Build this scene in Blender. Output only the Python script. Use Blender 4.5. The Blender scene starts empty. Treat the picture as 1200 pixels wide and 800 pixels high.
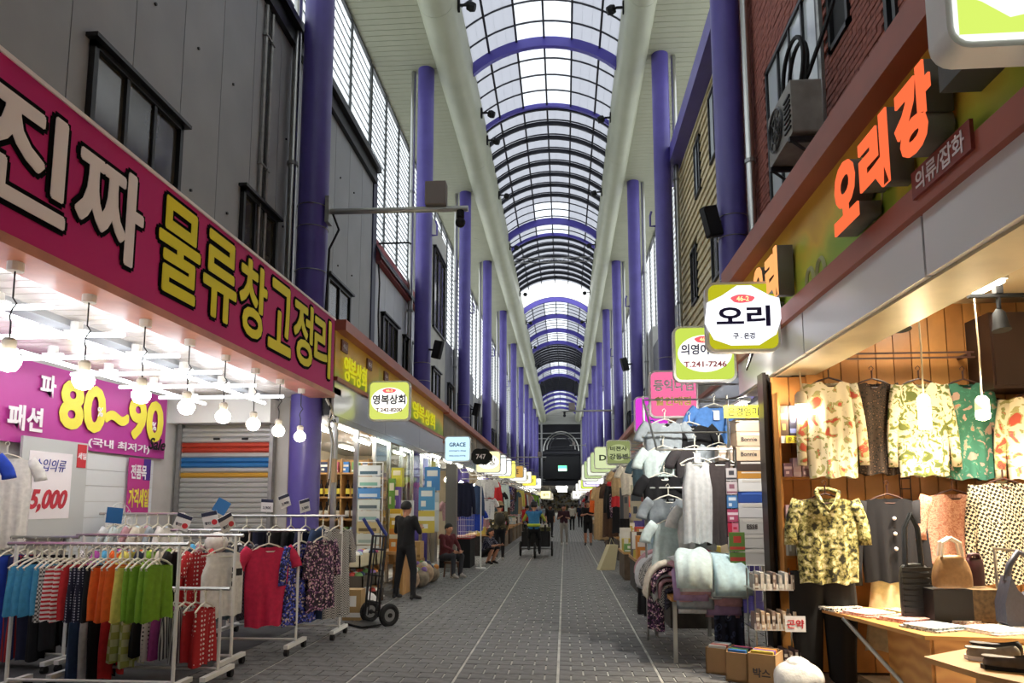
import bpy, bmesh, math, random
import numpy as np
from mathutils import Vector, Matrix
random.seed(7)
PI = math.pi
S = bpy.context.scene
COL = S.collection
# ---------------------------------------------------------------- camera
cam = bpy.data.cameras.new('camera'); camo = bpy.data.objects.new('camera', cam); COL.objects.link(camo)
cam.sensor_width = 36; cam.lens = 24.9; cam.shift_y = 95/1200
camo.location = (0, 0, 1.6); camo.rotation_euler = (math.radians(96.666), 0, math.radians(4.243))
cam.clip_end = 600
S.camera = camo
# ---------------------------------------------------------------- sky and exposure
W = bpy.data.worlds.new('overcast_sky'); S.world = W; W.use_nodes = True
bg = W.node_tree.nodes['Background']
bg.inputs[0].default_value = (.95, .975, 1.0, 1); bg.inputs[1].default_value = 1.0
S.view_settings.view_transform = 'Standard'; S.view_settings.look = 'None'
S.view_settings.gamma = 1; S.view_settings.use_curve_mapping = False
S.view_settings.exposure = 1.3
S.cycles.max_bounces = 8; S.cycles.transparent_max_bounces = 16
# ---------------------------------------------------------------- materials
MATS = {}
def lin(h):
    if isinstance(h, str):
        h = h.lstrip('#'); h = [int(h[i:i+2], 16)/255 for i in (0, 2, 4)]
        return tuple(c/12.92 if c <= .04045 else ((c+.055)/1.055)**2.4 for c in h)
    return tuple(h)
def newmat(name):
    m = bpy.data.materials.new(name); m.use_nodes = True
    return m, m.node_tree.nodes, m.node_tree.links, m.node_tree.nodes['Principled BSDF']
def mat(name, c, r=.6, m=0., n=None, bump=0, emit=0, coat=0, spec=None):
    """n = (scale, amount) of tone variation"""
    if name in MATS: return MATS[name]
    M, N, L, B = newmat(name); c = lin(c)
    B.inputs['Base Color'].default_value = (*c, 1); B.inputs['Roughness'].default_value = r; B.inputs['Metallic'].default_value = m
    if coat: B.inputs['Coat Weight'].default_value = coat
    if spec is not None: B.inputs['Specular IOR Level'].default_value = spec
    if emit:
        B.inputs['Emission Color'].default_value = (*c, 1); B.inputs['Emission Strength'].default_value = emit
    if n:
        T = N.new('ShaderNodeTexCoord'); X = N.new('ShaderNodeTexNoise'); X.inputs['Scale'].default_value = n[0]; X.inputs['Detail'].default_value = 5
        L.new(T.outputs['Object'], X.inputs['Vector'])
        R = N.new('ShaderNodeValToRGB'); k = n[1]
        R.color_ramp.elements[0].position = .3; R.color_ramp.elements[1].position = .7
        R.color_ramp.elements[0].color = (*[x*(1-k) for x in c], 1); R.color_ramp.elements[1].color = (*[min(1, x*(1+k)) for x in c], 1)
        L.new(X.outputs['Fac'], R.inputs[0]); L.new(R.outputs[0], B.inputs['Base Color'])
        if bump:
            b = N.new('ShaderNodeBump'); b.inputs['Strength'].default_value = bump; b.inputs['Distance'].default_value = .02
            L.new(X.outputs['Fac'], b.inputs['Height']); L.new(b.outputs[0], B.inputs['Normal'])
    MATS[name] = M; return M
def pat(name, kind, scale, stops, r=.8, stretch=(1, 1, 1), rot=(0, 0, 0), detail=2, distort=0., soft=False, emit=0, rand=1.):
    """pattern material; stops = [(pos, colour), ...] read through a stepped ramp"""
    if name in MATS: return MATS[name]
    M, N, L, B = newmat(name); B.inputs['Roughness'].default_value = r
    T = N.new('ShaderNodeTexCoord'); Q = N.new('ShaderNodeMapping')
    Q.inputs['Scale'].default_value = stretch; Q.inputs['Rotation'].default_value = rot
    L.new(T.outputs['Object'], Q.inputs[0])
    R = N.new('ShaderNodeValToRGB'); cr = R.color_ramp; cr.interpolation = 'LINEAR' if soft else 'CONSTANT'
    while len(cr.elements) < len(stops): cr.elements.new(.5)
    for e, (p, c) in zip(cr.elements, stops): e.position = p
    for e, (p, c) in zip(cr.elements, stops): e.color = (*lin(c), 1)
    if kind in ('cells', 'dots', 'edge'):
        X = N.new('ShaderNodeTexVoronoi'); X.inputs['Scale'].default_value = scale; X.inputs['Randomness'].default_value = rand
        if kind == 'edge': X.feature = 'DISTANCE_TO_EDGE'
        if kind == 'cells':
            s = N.new('ShaderNodeSeparateColor'); L.new(X.outputs['Color'], s.inputs[0]); o = s.outputs[0]
        else: o = X.outputs['Distance']
    elif kind == 'noise':
        X = N.new('ShaderNodeTexNoise'); X.inputs['Scale'].default_value = scale; X.inputs['Detail'].default_value = detail; X.inputs['Distortion'].default_value = distort; o = X.outputs['Fac']
    elif kind == 'wave':
        X = N.new('ShaderNodeTexWave'); X.inputs['Scale'].default_value = scale; X.inputs['Distortion'].default_value = distort; X.inputs['Detail'].default_value = detail; o = X.outputs['Fac']
        X.bands_direction = 'Z'
    elif kind == 'check':
        X = N.new('ShaderNodeTexChecker'); X.inputs['Scale'].default_value = scale; o = X.outputs['Fac']
    L.new(Q.outputs[0], X.inputs['Vector']); L.new(o, R.inputs[0]); L.new(R.outputs[0], B.inputs['Base Color'])
    if emit: L.new(R.outputs[0], B.inputs['Emission Color']); B.inputs['Emission Strength'].default_value = emit
    MATS[name] = M; return M
def panemat(name, c, tr):
    """milky roof sheet: part see-through, part diffusing"""
    M, N, L, B = newmat(name); N.remove(B); O = N['Material Output']
    a = N.new('ShaderNodeBsdfTransparent'); a.inputs[0].default_value = (*c, 1)
    b = N.new('ShaderNodeBsdfTranslucent'); b.inputs[0].default_value = (*c, 1)
    d = N.new('ShaderNodeBsdfDiffuse'); d.inputs[0].default_value = (.7, .7, .7, 1)
    x = N.new('ShaderNodeMixShader'); x.inputs[0].default_value = tr; L.new(b.outputs[0], x.inputs[1]); L.new(a.outputs[0], x.inputs[2])
    y = N.new('ShaderNodeMixShader'); y.inputs[0].default_value = .12; L.new(x.outputs[0], y.inputs[1]); L.new(d.outputs[0], y.inputs[2])
    L.new(y.outputs[0], O.inputs[0]); MATS[name] = M; return M
def glassmat(name, c=(.8, .85, .85), k=.85):
    M, N, L, B = newmat(name); N.remove(B); O = N['Material Output']
    a = N.new('ShaderNodeBsdfTransparent'); a.inputs[0].default_value = (*c, 1)
    g = N.new('ShaderNodeBsdfGlossy'); g.inputs['Roughness'].default_value = .03
    x = N.new('ShaderNodeMixShader'); x.inputs[0].default_value = 1-k; L.new(a.outputs[0], x.inputs[1]); L.new(g.outputs[0], x.inputs[2])
    L.new(x.outputs[0], O.inputs[0]); MATS[name] = M; return M
def lamp(name, c, s):
    if name in MATS: return MATS[name]
    M, N, L, B = newmat(name); N.remove(B); e = N.new('ShaderNodeEmission'); e.inputs[0].default_value = (*lin(c), 1); e.inputs[1].default_value = s
    L.new(e.outputs[0], N['Material Output'].inputs[0]); MATS[name] = M; return M
# ---------------------------------------------------------------- mesh building
class MB:
    def __init__(s): s.v = []; s.f = []; s.mi = []; s.k = 0
    def add(s, vs, fs):
        o = len(s.v); s.v += [tuple(p) for p in vs]; s.f += [tuple(i+o for i in f) for f in fs]; s.mi += [s.k]*len(fs); return s
    def box(s, x0, x1, y0, y1, z0, z1):
        return s.add([(x, y, z) for x in (x0, x1) for y in (y0, y1) for z in (z0, z1)],
                     [(0, 1, 3, 2), (4, 6, 7, 5), (0, 4, 5, 1), (2, 3, 7, 6), (0, 2, 6, 4), (1, 5, 7, 3)])
    def cbox(s, c, d): return s.box(c[0]-d[0]/2, c[0]+d[0]/2, c[1]-d[1]/2, c[1]+d[1]/2, c[2]-d[2]/2, c[2]+d[2]/2)
    def tube(s, pts, r, n=6, caps=True):
        pts = [Vector(p) for p in pts]; rs = r if isinstance(r, (list, tuple)) else [r]*len(pts)
        vs = []; ref = None
        for i, p in enumerate(pts):
            d = (pts[min(i+1, len(pts)-1)]-pts[max(i-1, 0)])
            d = d.normalized() if d.length > 1e-9 else Vector((0, 0, 1))
            if ref is None: ref = Vector((1, 0, 0)) if abs(d.x) < .8 else Vector((0, 1, 0))
            a = (ref-d*ref.dot(d)).normalized(); b = d.cross(a); ref = a
            vs += [p+(a*math.cos(2*PI*k/n)+b*math.sin(2*PI*k/n))*rs[i] for k in range(n)]
        fs = [(i*n+k, i*n+(k+1) % n, (i+1)*n+(k+1) % n, (i+1)*n+k) for i in range(len(pts)-1) for k in range(n)]
        if caps: fs += [tuple(range(n))[::-1], tuple((len(pts)-1)*n+k for k in range(n))]
        return s.add(vs, fs)
    def cyl(s, p0, p1, r0, r1=None, n=12, caps=True): return s.tube([p0, p1], [r0, r0 if r1 is None else r1], n, caps)
    def lathe(s, prof, c=(0, 0, 0), n=12):
        vs = [(c[0]+r*math.cos(2*PI*k/n), c[1]+r*math.sin(2*PI*k/n), c[2]+z) for r, z in prof for k in range(n)]
        fs = [(i*n+k, i*n+(k+1) % n, (i+1)*n+(k+1) % n, (i+1)*n+k) for i in range(len(prof)-1) for k in range(n)]
        return s.add(vs, fs+[tuple(range(n))[::-1], tuple((len(prof)-1)*n+k for k in range(n))])
    def prism(s, poly, a0, a1, ax='y'):
        """2-D outline pushed along an axis: ax y -> poly is (x,z); x -> (y,z); z -> (x,y)"""
        n = len(poly)
        g = {'y': lambda p, t: (p[0], t, p[1]), 'x': lambda p, t: (t, p[0], p[1]), 'z': lambda p, t: (p[0], p[1], t)}[ax]
        return s.add([g(p, a0) for p in poly]+[g(p, a1) for p in poly],
                     [tuple(range(n))[::-1], tuple(range(n, 2*n))]+[(k, (k+1) % n, n+(k+1) % n, n+k) for k in range(n)])
    def ball(s, c, r, n=10, m=7, sc=(1, 1, 1)):
        prof = [(max(.001, math.sin(PI*i/m)), -math.cos(PI*i/m)) for i in range(m+1)]
        vs = [(c[0]+r*sc[0]*q*math.cos(2*PI*k/n), c[1]+r*sc[1]*q*math.sin(2*PI*k/n), c[2]+r*sc[2]*z) for q, z in prof for k in range(n)]
        return s.add(vs, [(i*n+k, i*n+(k+1) % n, (i+1)*n+(k+1) % n, (i+1)*n+k) for i in range(m) for k in range(n)])
    def grid(s, fn, nu, nv):
        vs = [fn(i/nu, j/nv) for j in range(nv+1) for i in range(nu+1)]
        return s.add(vs, [(j*(nu+1)+i, j*(nu+1)+i+1, (j+1)*(nu+1)+i+1, (j+1)*(nu+1)+i) for j in range(nv) for i in range(nu)])
    def mesh(s, name, m, smooth=False):
        me = bpy.data.meshes.new(name); me.from_pydata(s.v, [], s.f); me.update()
        ms = m if isinstance(m, (list, tuple)) else [m]
        for q in ms: me.materials.append(q)
        if len(ms) > 1: me.polygons.foreach_set('material_index', s.mi)
        bm = bmesh.new(); bm.from_mesh(me); bmesh.ops.recalc_face_normals(bm, faces=bm.faces); bm.to_mesh(me); bm.free()
        if smooth:
            me.polygons.foreach_set('use_smooth', [True]*len(me.polygons))
            if smooth != 2: me.set_sharp_from_angle(angle=math.radians(40))
        return me
    def build(s, name, m, parent=None, smooth=False, loc=(0, 0, 0), rot=(0, 0, 0)):
        return put(name, s.mesh(name, m, smooth), parent, loc, rot)
def put(name, me, parent=None, loc=(0, 0, 0), rot=(0, 0, 0), scale=None):
    o = bpy.data.objects.new(name, me); COL.objects.link(o); o.location = loc; o.rotation_euler = rot
    if scale: o.scale = scale
    if parent: o.parent = parent
    return o
def tag(o, label, cat=None, group=None, kind=None):
    if label: o['label'] = label
    if cat: o['category'] = cat
    if group: o['group'] = group
    if kind: o['kind'] = kind
    return o
def thing(name, label, cat, loc=(0, 0, 0), rz=0, group=None):
    o = bpy.data.objects.new(name, None); COL.objects.link(o); o.location = loc; o.rotation_euler = (0, 0, rz); o.empty_display_size = .1
    return tag(o, label, cat, group)
def struct(o, label=None): return tag(o, label, None, None, 'structure')
def copy_tree(o, parent=None):
    c = o.copy(); COL.objects.link(c); c.parent = parent
    for ch in KIDS.get(o.name, []): copy_tree(ch, c)
    return c
KIDS = {}
def box(x0, x1, y0, y1, z0, z1): return MB().box(x0, x1, y0, y1, z0, z1)
def rrect(w, h, r, n=4, cx=0, cy=0):
    out = []
    for (sx, sy, a0) in ((1, 1, 0), (-1, 1, 90), (-1, -1, 180), (1, -1, 270)):
        for k in range(n+1):
            a = math.radians(a0+90*k/n); out.append((cx+sx*(w/2-r)+r*math.cos(a), cy+sy*(h/2-r)+r*math.sin(a)))
    return out
def disc(rx, rz, n=20, cx=0, cy=0): return [(cx+rx*math.cos(2*PI*k/n), cy+rz*math.sin(2*PI*k/n)) for k in range(n)]
def text(name, body, m, parent, h, o, face='-y', bold=.0, ext=.004, w=None, slant=0, label=None, fat=0):
    """flat lettering, height h, centred at o, read from the side that 'face' names"""
    cu = bpy.data.curves.new(name, 'FONT'); cu.body = body; cu.size = 1; cu.offset = bold; cu.resolution_u = 3; cu.shear = slant
    cu.extrude = .5
    t = bpy.data.objects.new('t', cu); me = bpy.data.meshes.new_from_object(t); bpy.data.objects.remove(t); bpy.data.curves.remove(cu)
    xs = [v.co.x for v in me.vertices]; ys = [v.co.y for v in me.vertices]
    x0, x1, y0, y1 = min(xs), max(xs), min(ys), max(ys); k = h/(y1-y0); kx = w/(x1-x0) if w else k
    R = {'-y': ((1, 0, 0), (0, 0, 1)), '+x': ((0, 1, 0), (0, 0, 1)), '-x': ((0, -1, 0), (0, 0, 1))}[face]
    r, u = Vector(R[0]), Vector(R[1]); nn = r.cross(u)
    for v in me.vertices:
        c = v.co.copy(); v.co = Vector(o)+r*((c.x-(x0+x1)/2)*kx)+u*((c.y-(y0+y1)/2)*k)+nn*((c.z+.5)*ext)
    if fat:                                                     # thicken strokes: shifted copies joined into one glyph
        vs = [v.co.copy() for v in me.vertices]; fs = [tuple(p.vertices) for p in me.polygons]; q = MB()
        for k in range(10): q.add([v+(r*math.cos(k*PI/5)+u*math.sin(k*PI/5))*fat+nn*(.0003*k) for v in vs], fs)
        me = q.mesh(name, m)
    me.materials.clear(); me.materials.append(m); me.name = name
    ob = put(name, me, parent)
    if label: ob['label'] = label
    return ob
# ================================================================ THE SETTING
mBrickF = mat('paving_brick_grey', '#717171', .7, n=(9, .3), bump=.15)
mJoint = mat('pale_joint_sand', '#c2c1ba', .9, n=(4, .3))
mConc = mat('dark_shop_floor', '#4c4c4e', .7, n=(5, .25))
mPurple = mat('purple_column_paint', '#544a96', .38, n=(3, .1))
mPurpleD = mat('purple_rib_paint', '#4f46a8', .4)
mBeige = mat('beige_beam_panel', '#a9ab92', .45, n=(1.5, .06))
mSoff = mat('beige_soffit_plank', '#a9aa90', .5, n=(2, .06))
mBlackM = mat('black_steel', '#141418', .45)
mDarkM = mat('dark_roof_steel', '#22222c', .5)
mSteel = mat('stainless_steel', '#b9b9b5', .28, 1.)
mGal = mat('galvanised_steel', '#9a9a98', .45, .8, n=(12, .15))
mGreyW = mat('grey_metal_cladding', '#999c9f', .55, 0, n=(1.2, .08))
mGreyW2 = mat('light_grey_cladding', '#b6bac2', .45, 0, n=(1.5, .08))
mWinF = mat('dark_window_frame', '#17171a', .4)
mWinG = mat('dusty_window_glass', '#3f3c34', .12, n=(1.2, .5))
mRed = mat('brown_red_fascia_trim', '#a85a45', .45, n=(2, .12))
mWhiteP = mat('white_paint', '#e6e6e2', .5)
mBlack = mat('matte_black', '#0b0b0d', .7)
mBlackC = mat('black_cloth', '#0d0d11', .9)
# ---- floor: joint bed, then bricks of 24 x 20 cm in strips of four
fl = struct(box(-9, 9, -18, 32, -.25, -.012).build('floor', mJoint), 'dark grey brick paving of the market lane')
P0 = -.08-.96*4
def brickset(y):
    row = round(y/.2); out = []
    for s in range(7):
        x0 = P0+s*.96+.006; x1 = P0+(s+1)*.96-.006
        cuts = [x0+(x1-x0)*k/4 for k in range(5)] if row % 2 else [x0]+[x0+(x1-x0)*(k+.5)/4 for k in range(4)]+[x1]
        out += [(cuts[i]+.006, cuts[i+1]-.006) for i in range(len(cuts)-1)]
    return out
rs = random.Random(3)
full = None; halfm = None; nb = 0; mm = MB()
def brick(m, a, b, y, dz):
    h = .004
    return m.add([(a, y, -.02), (b, y, -.02), (b, y+.192, -.02), (a, y+.192, -.02), (a+h, y+h, dz), (b-h, y+h, dz), (b-h, y+.192-h, dz), (a+h, y+.192-h, dz)],
          [(4, 5, 6, 7), (0, 1, 5, 4), (1, 2, 6, 5), (2, 3, 7, 6), (3, 0, 4, 7)])
bmesh_cache = {}
y = -.2*10
while y < 32:
    for a, b in brickset(y):
        dz = rs.uniform(-.003, 0)
        vis = 6.5 < y < 9.4 and (-3.25-(y-6.6)*.45) < a < 1.75
        if vis and nb < 300:
            key = round(b-a, 3)
            if key not in bmesh_cache: bmesh_cache[key] = brick(MB(), 0, b-a, 0, 0).mesh('brick', mBrickF)
            put('brick', bmesh_cache[key], fl, (a, y, dz)); nb += 1
        else: brick(mm, a, b, y, dz)
    y = round(y+.2, 3)
tag(mm.build('paving_bricks', mBrickF, fl), None, kind='stuff')
# far floor: too small to tell bricks apart
Mf, N, L, B = newmat('distant_brick_paving'); T = N.new('ShaderNodeTexCoord'); K = N.new('ShaderNodeTexBrick')
K.inputs['Scale'].default_value = 1; K.inputs['Brick Width'].default_value = .24; K.inputs['Row Height'].default_value = .2; K.inputs['Mortar Size'].default_value = .01
K.inputs['Color1'].default_value = (*lin('#717171'), 1); K.inputs['Color2'].default_value = (*lin('#6c6c6c'), 1); K.inputs['Mortar'].default_value = (*lin('#c2c1ba'), 1)
L.new(T.outputs['Object'], K.inputs['Vector']); L.new(K.outputs[0], B.inputs['Base Color']); B.inputs['Roughness'].default_value = .75
struct(box(-9, 9, 32, 175, -.25, -.004).build('floor', Mf), 'distant brick paving towards the end of the lane')
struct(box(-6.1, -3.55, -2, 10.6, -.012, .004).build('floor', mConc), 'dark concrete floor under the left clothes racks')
# ---- roof beams (rounded beige fascia tubes)
def beam(x0, x1, name, lab):
    n = 12; cx, hw = (x0+x1)/2, (x1-x0)/2
    poly = [(cx-hw*math.cos(PI*k/n), 14.25-.42*math.sin(PI*k/n)) for k in range(n+1)]+[(x1, 15.2), (x0, 15.2)]
    m = MB(); y = -16.4
    while y < 105:
        m.prism(poly, y, min(y+8.19, 105)); y += 8.2
    return struct(m.build(name, mBeige, None, 1), lab)
beam(-3.6, -2.72, 'trim_1', 'rounded beige roof beam on the left of the vault')
beam(1.68, 2.42, 'trim_2', 'rounded beige roof beam on the right of the vault')
# ---- soffits of cross planks
def soffit(x0, x1, name, lab):
    r = struct(box(x0, x1, -16, 105, 14.24, 14.34).build(name, mBlackM), lab)
    me = box(x0, x1, 0, .205, 0, .035).mesh('plank', mSoff); y = 12.0; n = 0
    while n < 70: put('plank', me, r, (0, y, 14.2)); y += .22; n += 1
    m = MB(); yy = -16
    while yy < 12: m.box(x0, x1, yy, yy+.205, 14.2, 14.235); yy += .22
    while y < 105: m.box(x0, x1, y, y+.205, 14.2, 14.235); y += .22
    tag(m.build('soffit_planks', mSoff, r), None, kind='stuff')
soffit(-5.5, -3.56, 'ceiling_left', 'beige planked soffit on the left')
soffit(2.38, 4.4, 'ceiling_right', 'beige planked soffit on the right')
# ---- vaulted glazed roof
CX, CZ, RR = -.52, 12.4, 3.6
A0 = math.asin((2.40)/RR)
pS = [panemat('milky_roof_sheet', (.56, .57, .60), .45), panemat('clear_roof_sheet', (.84, .86, .88), .62)]
vault = struct(MB().tube([(CX-2.4, -16, 15.16), (CX-2.4, 105, 15.16)], .06).tube([(CX+2.4, -16, 15.16), (CX+2.4, 105, 15.16)], .06).build('ceiling', mDarkM), 'glazed barrel vault over the lane')
ANG = [-A0, -math.asin(1.72/RR), -math.asin(.86/RR), 0, math.asin(.86/RR), math.asin(1.72/RR), A0]
def ap(a, r=RR): return (CX+r*math.sin(a), CZ+r*math.cos(a))
def arc(m, y0, y1, r0, r1, n=14):
    for k in range(n):
        a, b = -A0+2*A0*k/n, -A0+2*A0*(k+1)/n
        m.prism([ap(a, r0), ap(b, r0), ap(b, r1), ap(a, r1)], y0, y1)
    return m
def arcbar(name, mt, w, d0, d1):
    return arc(MB(), -w/2, w/2, RR+d0, RR+d1).mesh(name, mt)
aP = arcbar('purple_rib', mPurpleD, .16, -.34, -.04); aP2 = arcbar('purple_rib', mPurpleD, .1, -.16, -.02)
aD = arcbar('roof_rib', mDarkM, .09, -.16, -.02); aT = arcbar('glazing_bar', mDarkM, .035, -.035, .015)
LIGHT = [(-15.9, 24.1), (32.4, 36.6), (48, 62), (70.5, 78), (88, 104)]; DARK = [(24.1, 32.4), (36.6, 44.4), (62, 70.5), (78, 88)]
for y in (11.7, 16.1, 20.4, 34.3, 48, 52.4, 56.7, 61, 72.4, 76.7, 90, 94.4, 98.7, 103): put('purple_rib', aP, vault, (0, y, 0))
for y in (24.05, 36.3, 62.2, 78.2, 88): put('purple_rib', aP2, vault, (0, y, 0))
for a in ANG[1:-1]:
    x, z = ap(a, RR-.05)
    for y0, y1 in ((-16, 44.6), (48, 105)): box(x-.03, x+.03, y0, y1, z-.05, z+.03).build('purlin', mDarkM, vault)
rows = []
for y0, y1 in LIGHT:
    n = round((y1-y0)/.88); rows += [(y0+(y1-y0)*k/n, y0+(y1-y0)*(k+1)/n, 0) for k in range(n)]
for y0, y1 in DARK:
    n = round(y1-y0); rows += [(y0+(y1-y0)*k/n, y0+(y1-y0)*(k+1)/n, 1) for k in range(n)]
rows.sort(); far = [MB(), MB()]; cache = {}; npane = 0
for y0, y1, dk in rows:
    put('glazing_bar', aT, vault, (0, y0, 0))
    if dk: put('roof_rib', aD, vault, (0, y0+.12, 0))
    for k in range(6):
        a, b = ANG[k], ANG[k+1]; cl = 1 if (k in (2, 3) and not dk) else 0
        def seg(m, ya, yb):
            n = 3
            for q in range(n):
                u, w = a+(b-a)*q/n, a+(b-a)*(q+1)/n; p0, p1 = ap(u), ap(w); p2, p3 = ap(w, RR+.012), ap(u, RR+.012)
                m.prism([p0, p1, p2, p3], ya, yb)
            return m
        if 13 < y0 < 62 and npane < 270:
            key = (k, cl, round(y1-y0, 3))
            if key not in cache: cache[key] = seg(MB(), .01, y1-y0-.01).mesh('pane', pS[cl], 1)
            put('pane', cache[key], vault, (0, y0, 0)); npane += 1
        else: seg(far[cl], y0+.01, y1-.01)
for q in (0, 1): tag(far[q].build('roof_panes', pS[q], vault, 1), None, kind='stuff')
# end gable of the vault and the dark lower arcade behind it
mSid = mat('grey_gable_siding', '#8f9088', .6)
g = struct(box(-5.5, 4.4, 105, 105.2, 13.6, 16.4).build('wall_back', mSid), 'grey sided gable that closes the vaulted roof')
struct(box(-6.2, 5, 105.2, 109, 14.2, 14.4).build('ceiling', mSid), 'added roof that keeps sky light off the far portal')  # added to stop sky light whitening the portal frame
struct(box(-6.2, 5, 108.4, 108.6, 4.8, 14.3).build('wall_back', mat('dark_panel', '#141417', .6)), 'added dark wall that shuts out sky light above the low far arcade')  # added dark backing that closes the sky gap behind the portal
for k in range(9): box(-3.6, 2.4, 104.93, 105, 13.75+.24*k, 13.93+.24*k).build('siding_board', mSid, g)
mDk = mat('dark_arcade_steel', '#2a2a30', .6); mDk2 = mat('dark_panel', '#141417', .6)
g = struct(MB().box(-5.5, -4.2, 105, 107, 0, 14).box(3.2, 4.4, 105, 107, 0, 14).box(-4.2, 3.2, 105, 105.4, 9.2, 9.5).box(-4.2, 3.2, 105, 105.5, 4.5, 5.2).build('wall_back', mDk), 'dark steel portal at the far end of the lane')
box(-3.2, 2.2, 105, 105.3, 5.5, 8.8).build('panel', mDk2, g)
for x in (-3.5, 2.4): box(x, x+.25, 104.8, 105.2, 4.5, 13.6).build('post', mGal, g)
box(-4.2, 3.2, 108, 108.3, 9, 14).build('panel', mDk, g)
for k, r in enumerate((2.6, 2.1, 1.6)):
    MB().tube([(-.5+r*math.cos(a), 104.8, 9.6+.2*k+r*1.1*math.sin(a)) for a in [PI*q/12 for q in range(13)]], .09, 4).build('arch_rib', mSteel if k < 2 else mDk, g)
for z in (12.2, 11.4, 10.2, 9.8): box(-4.2, 3.2, 104.9, 105.1, z, z+.12).build('rail', mGal if z > 11 else mDk, g)
t = thing('exit_sign', 'small green lit exit sign high on the dark far portal', 'sign', (-.3, 104.7, 6.6))
box(-.65, .65, 0, .12, 0, .85).build('housing', mWhiteP, t); box(-.6, .6, -.02, 0, .4, .8).build('lit_panel', lamp('exit_green', '#3fd07a', 2.2), t)
box(-.6, .6, -.02, 0, .05, .38).build('lit_panel', lamp('exit_mint', '#a5e8c4', 2.0), t)
# far low arcade beyond the portal
mFar = mat('far_arcade_ceiling', '#4a4a4e', .7)
struct(box(-6.2, -6, 105, 170, 0, 4.8).build('wall_left', mFar), 'left wall of the low far arcade'); struct(box(5, 5.2, 105, 170, 0, 4.8).build('wall_right', mFar), 'right wall of the low far arcade')
struct(box(-6, 5, 107, 170, 4.6, 4.8).build('ceiling', mFar), 'low dark ceiling of the arcade beyond the portal')
struct(box(-6, 5, 169, 169.3, 0, 4.7).build('wall_back', pat('far_busy_wall', 'cells', 2.2, [(0, '#8a8478'), (.2, '#d9d6cc'), (.45, '#5a564e'), (.6, '#c9b98a'), (.8, '#efece4')])), 'pale wall closing the far arcade')
struct(box(-7, 6, -16.4, -16, 0, 16.4).build('light_block_wall', mSid), 'unseen grey wall added behind the viewer to keep sky light out')  # unseen blocker added against sky light from behind; the lane itself runs on
# ---- purple columns with straps, hooks and steel rain pipes
colm = MB().cyl((0, 0, 0), (0, 0, 14.2), .235, n=24).mesh('shaft', mPurple, 1)
base = MB().lathe([(.27, 0), (.27, .04), (.25, .1), (.25, .16)], n=20).mesh('base_collar', mPurple, 1)
strap = MB().tube([(.243*math.cos(a), .243*math.sin(a), 0) for a in [2*PI*k/20 for k in range(21)]], .008, 4).mesh('steel_strap', mSteel)
hook = MB().tube([(0, 0, 0), (.14, 0, 0), (.14, 0, .3), (.1, 0, .42)], .03, 5).mesh('bracket_hook', mPurple)
pipem = MB().cyl((0, 0, .05), (0, 0, 14.19), .07, n=10).mesh('pipe', mSteel, 1)
clampm = MB().cyl((0, 0, 0), (0, 0, .06), .09, n=10).mesh('pipe_clamp', mGal)
ORD = ['nearest', 'second', 'third', 'fourth', 'fifth', 'sixth', 'seventh', 'eighth', 'ninth', 'tenth', 'eleventh', 'twelfth', 'thirteenth', 'fourteenth', 'fifteenth', 'sixteenth']
LY = [10.45, 19.1, 27.3, 35.5, 45, 54.5, 64, 73.5, 83, 92.5, 101]; RY = [11.35, 18.9, 26.8, 36, 45.2, 54.6, 64, 73.5, 83, 92.5, 101]
for side, X, YS, px in (('left', -3.92, LY, -.38), ('right', 2.77, RY, .38)):
    for i, Y in enumerate(YS):
        t = thing('purple_column', f'{ORD[i]} tall purple round column along the {side} side of the lane', 'column', (X, Y, 0), 0, 'purple columns holding the roof')
        put('shaft', colm, t); put('base_collar', base, t)
        if i < 3:
            for z in ((5.2, 5.9, 6.25) if i == 0 else (5.0, 5.5)): put('steel_strap', strap, t, (0, 0, z))
        if i and i < 6: put('bracket_hook', hook, t, (.23 if side == 'left' else -.23, 0, 9.2), (0, 0, 0 if side == 'left' else PI))
        t = thing('rain_pipe', f'steel rain pipe beside the {ORD[i]} purple column on the {side}', 'pipe', (X+px, Y+.05, 0) if i or px < 0 else (2.985, Y-.4, 0), 0, 'steel rain pipes by the columns')
        put('pipe', pipem if i or px > 0 else MB().cyl((0, 0, 3.5), (0, 0, 14.19), .07, n=10).mesh('pipe', mSteel, 1), t)
        for z in (3.9, 7, 10.5): put('pipe_clamp', clampm, t, (0, 0, z))
# ---- left building faces
def window(n, X, y0, y1, z0, z1, npan, side, glass=None, sill=True, frame=None):
    """framed window on a wall along the lane; side +1 looks to +x"""
    frame = frame or mWinF; glass = glass or mWinG
    o = struct(MB().box(X-.02*side, X+.06*side, y0, y1, z0, z0+.06).box(X-.02*side, X+.06*side, y0, y1, z1-.06, z1).box(X-.02*side, X+.06*side, y0, y0+.06, z0, z1).box(X-.02*side, X+.06*side, y1-.06, y1, z0, z1).build('window_%d' % n, frame))
    w = (y1-y0-.12)/npan
    for k in range(npan):
        a = y0+.06+w*k
        box(X-.01*side, X+.015*side+(.012*side if k % 2 else 0), a+.01, a+w-.01, z0+.06, z1-.06).build('pane', glass, o)
        if k: box(X, X+.05*side, a-.025, a+.025, z0+.06, z1-.06).build('mullion', frame, o)
    if sill: box(X-.02*side, X+.12*side, y0-.06, y1+.06, z1, z1+.04).build('drip_cap', frame, o)
    return o
wl = struct(box(-4.7, -4.42, -16, 15.45, 3.2, 9.3).build('wall_left', mGreyW), 'grey metal clad upper wall above the left clothes shop')
mw = None
for k in range(19):
    y0 = -1.6+.9*k
    if y0+.9 > 15.5: break
    if mw is None: mw = box(-.02, .02, .006, .894, 3.3, 9.2).mesh('panel', mGreyW)
    put('panel', mw, wl, (-4.41, y0, 0))
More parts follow.
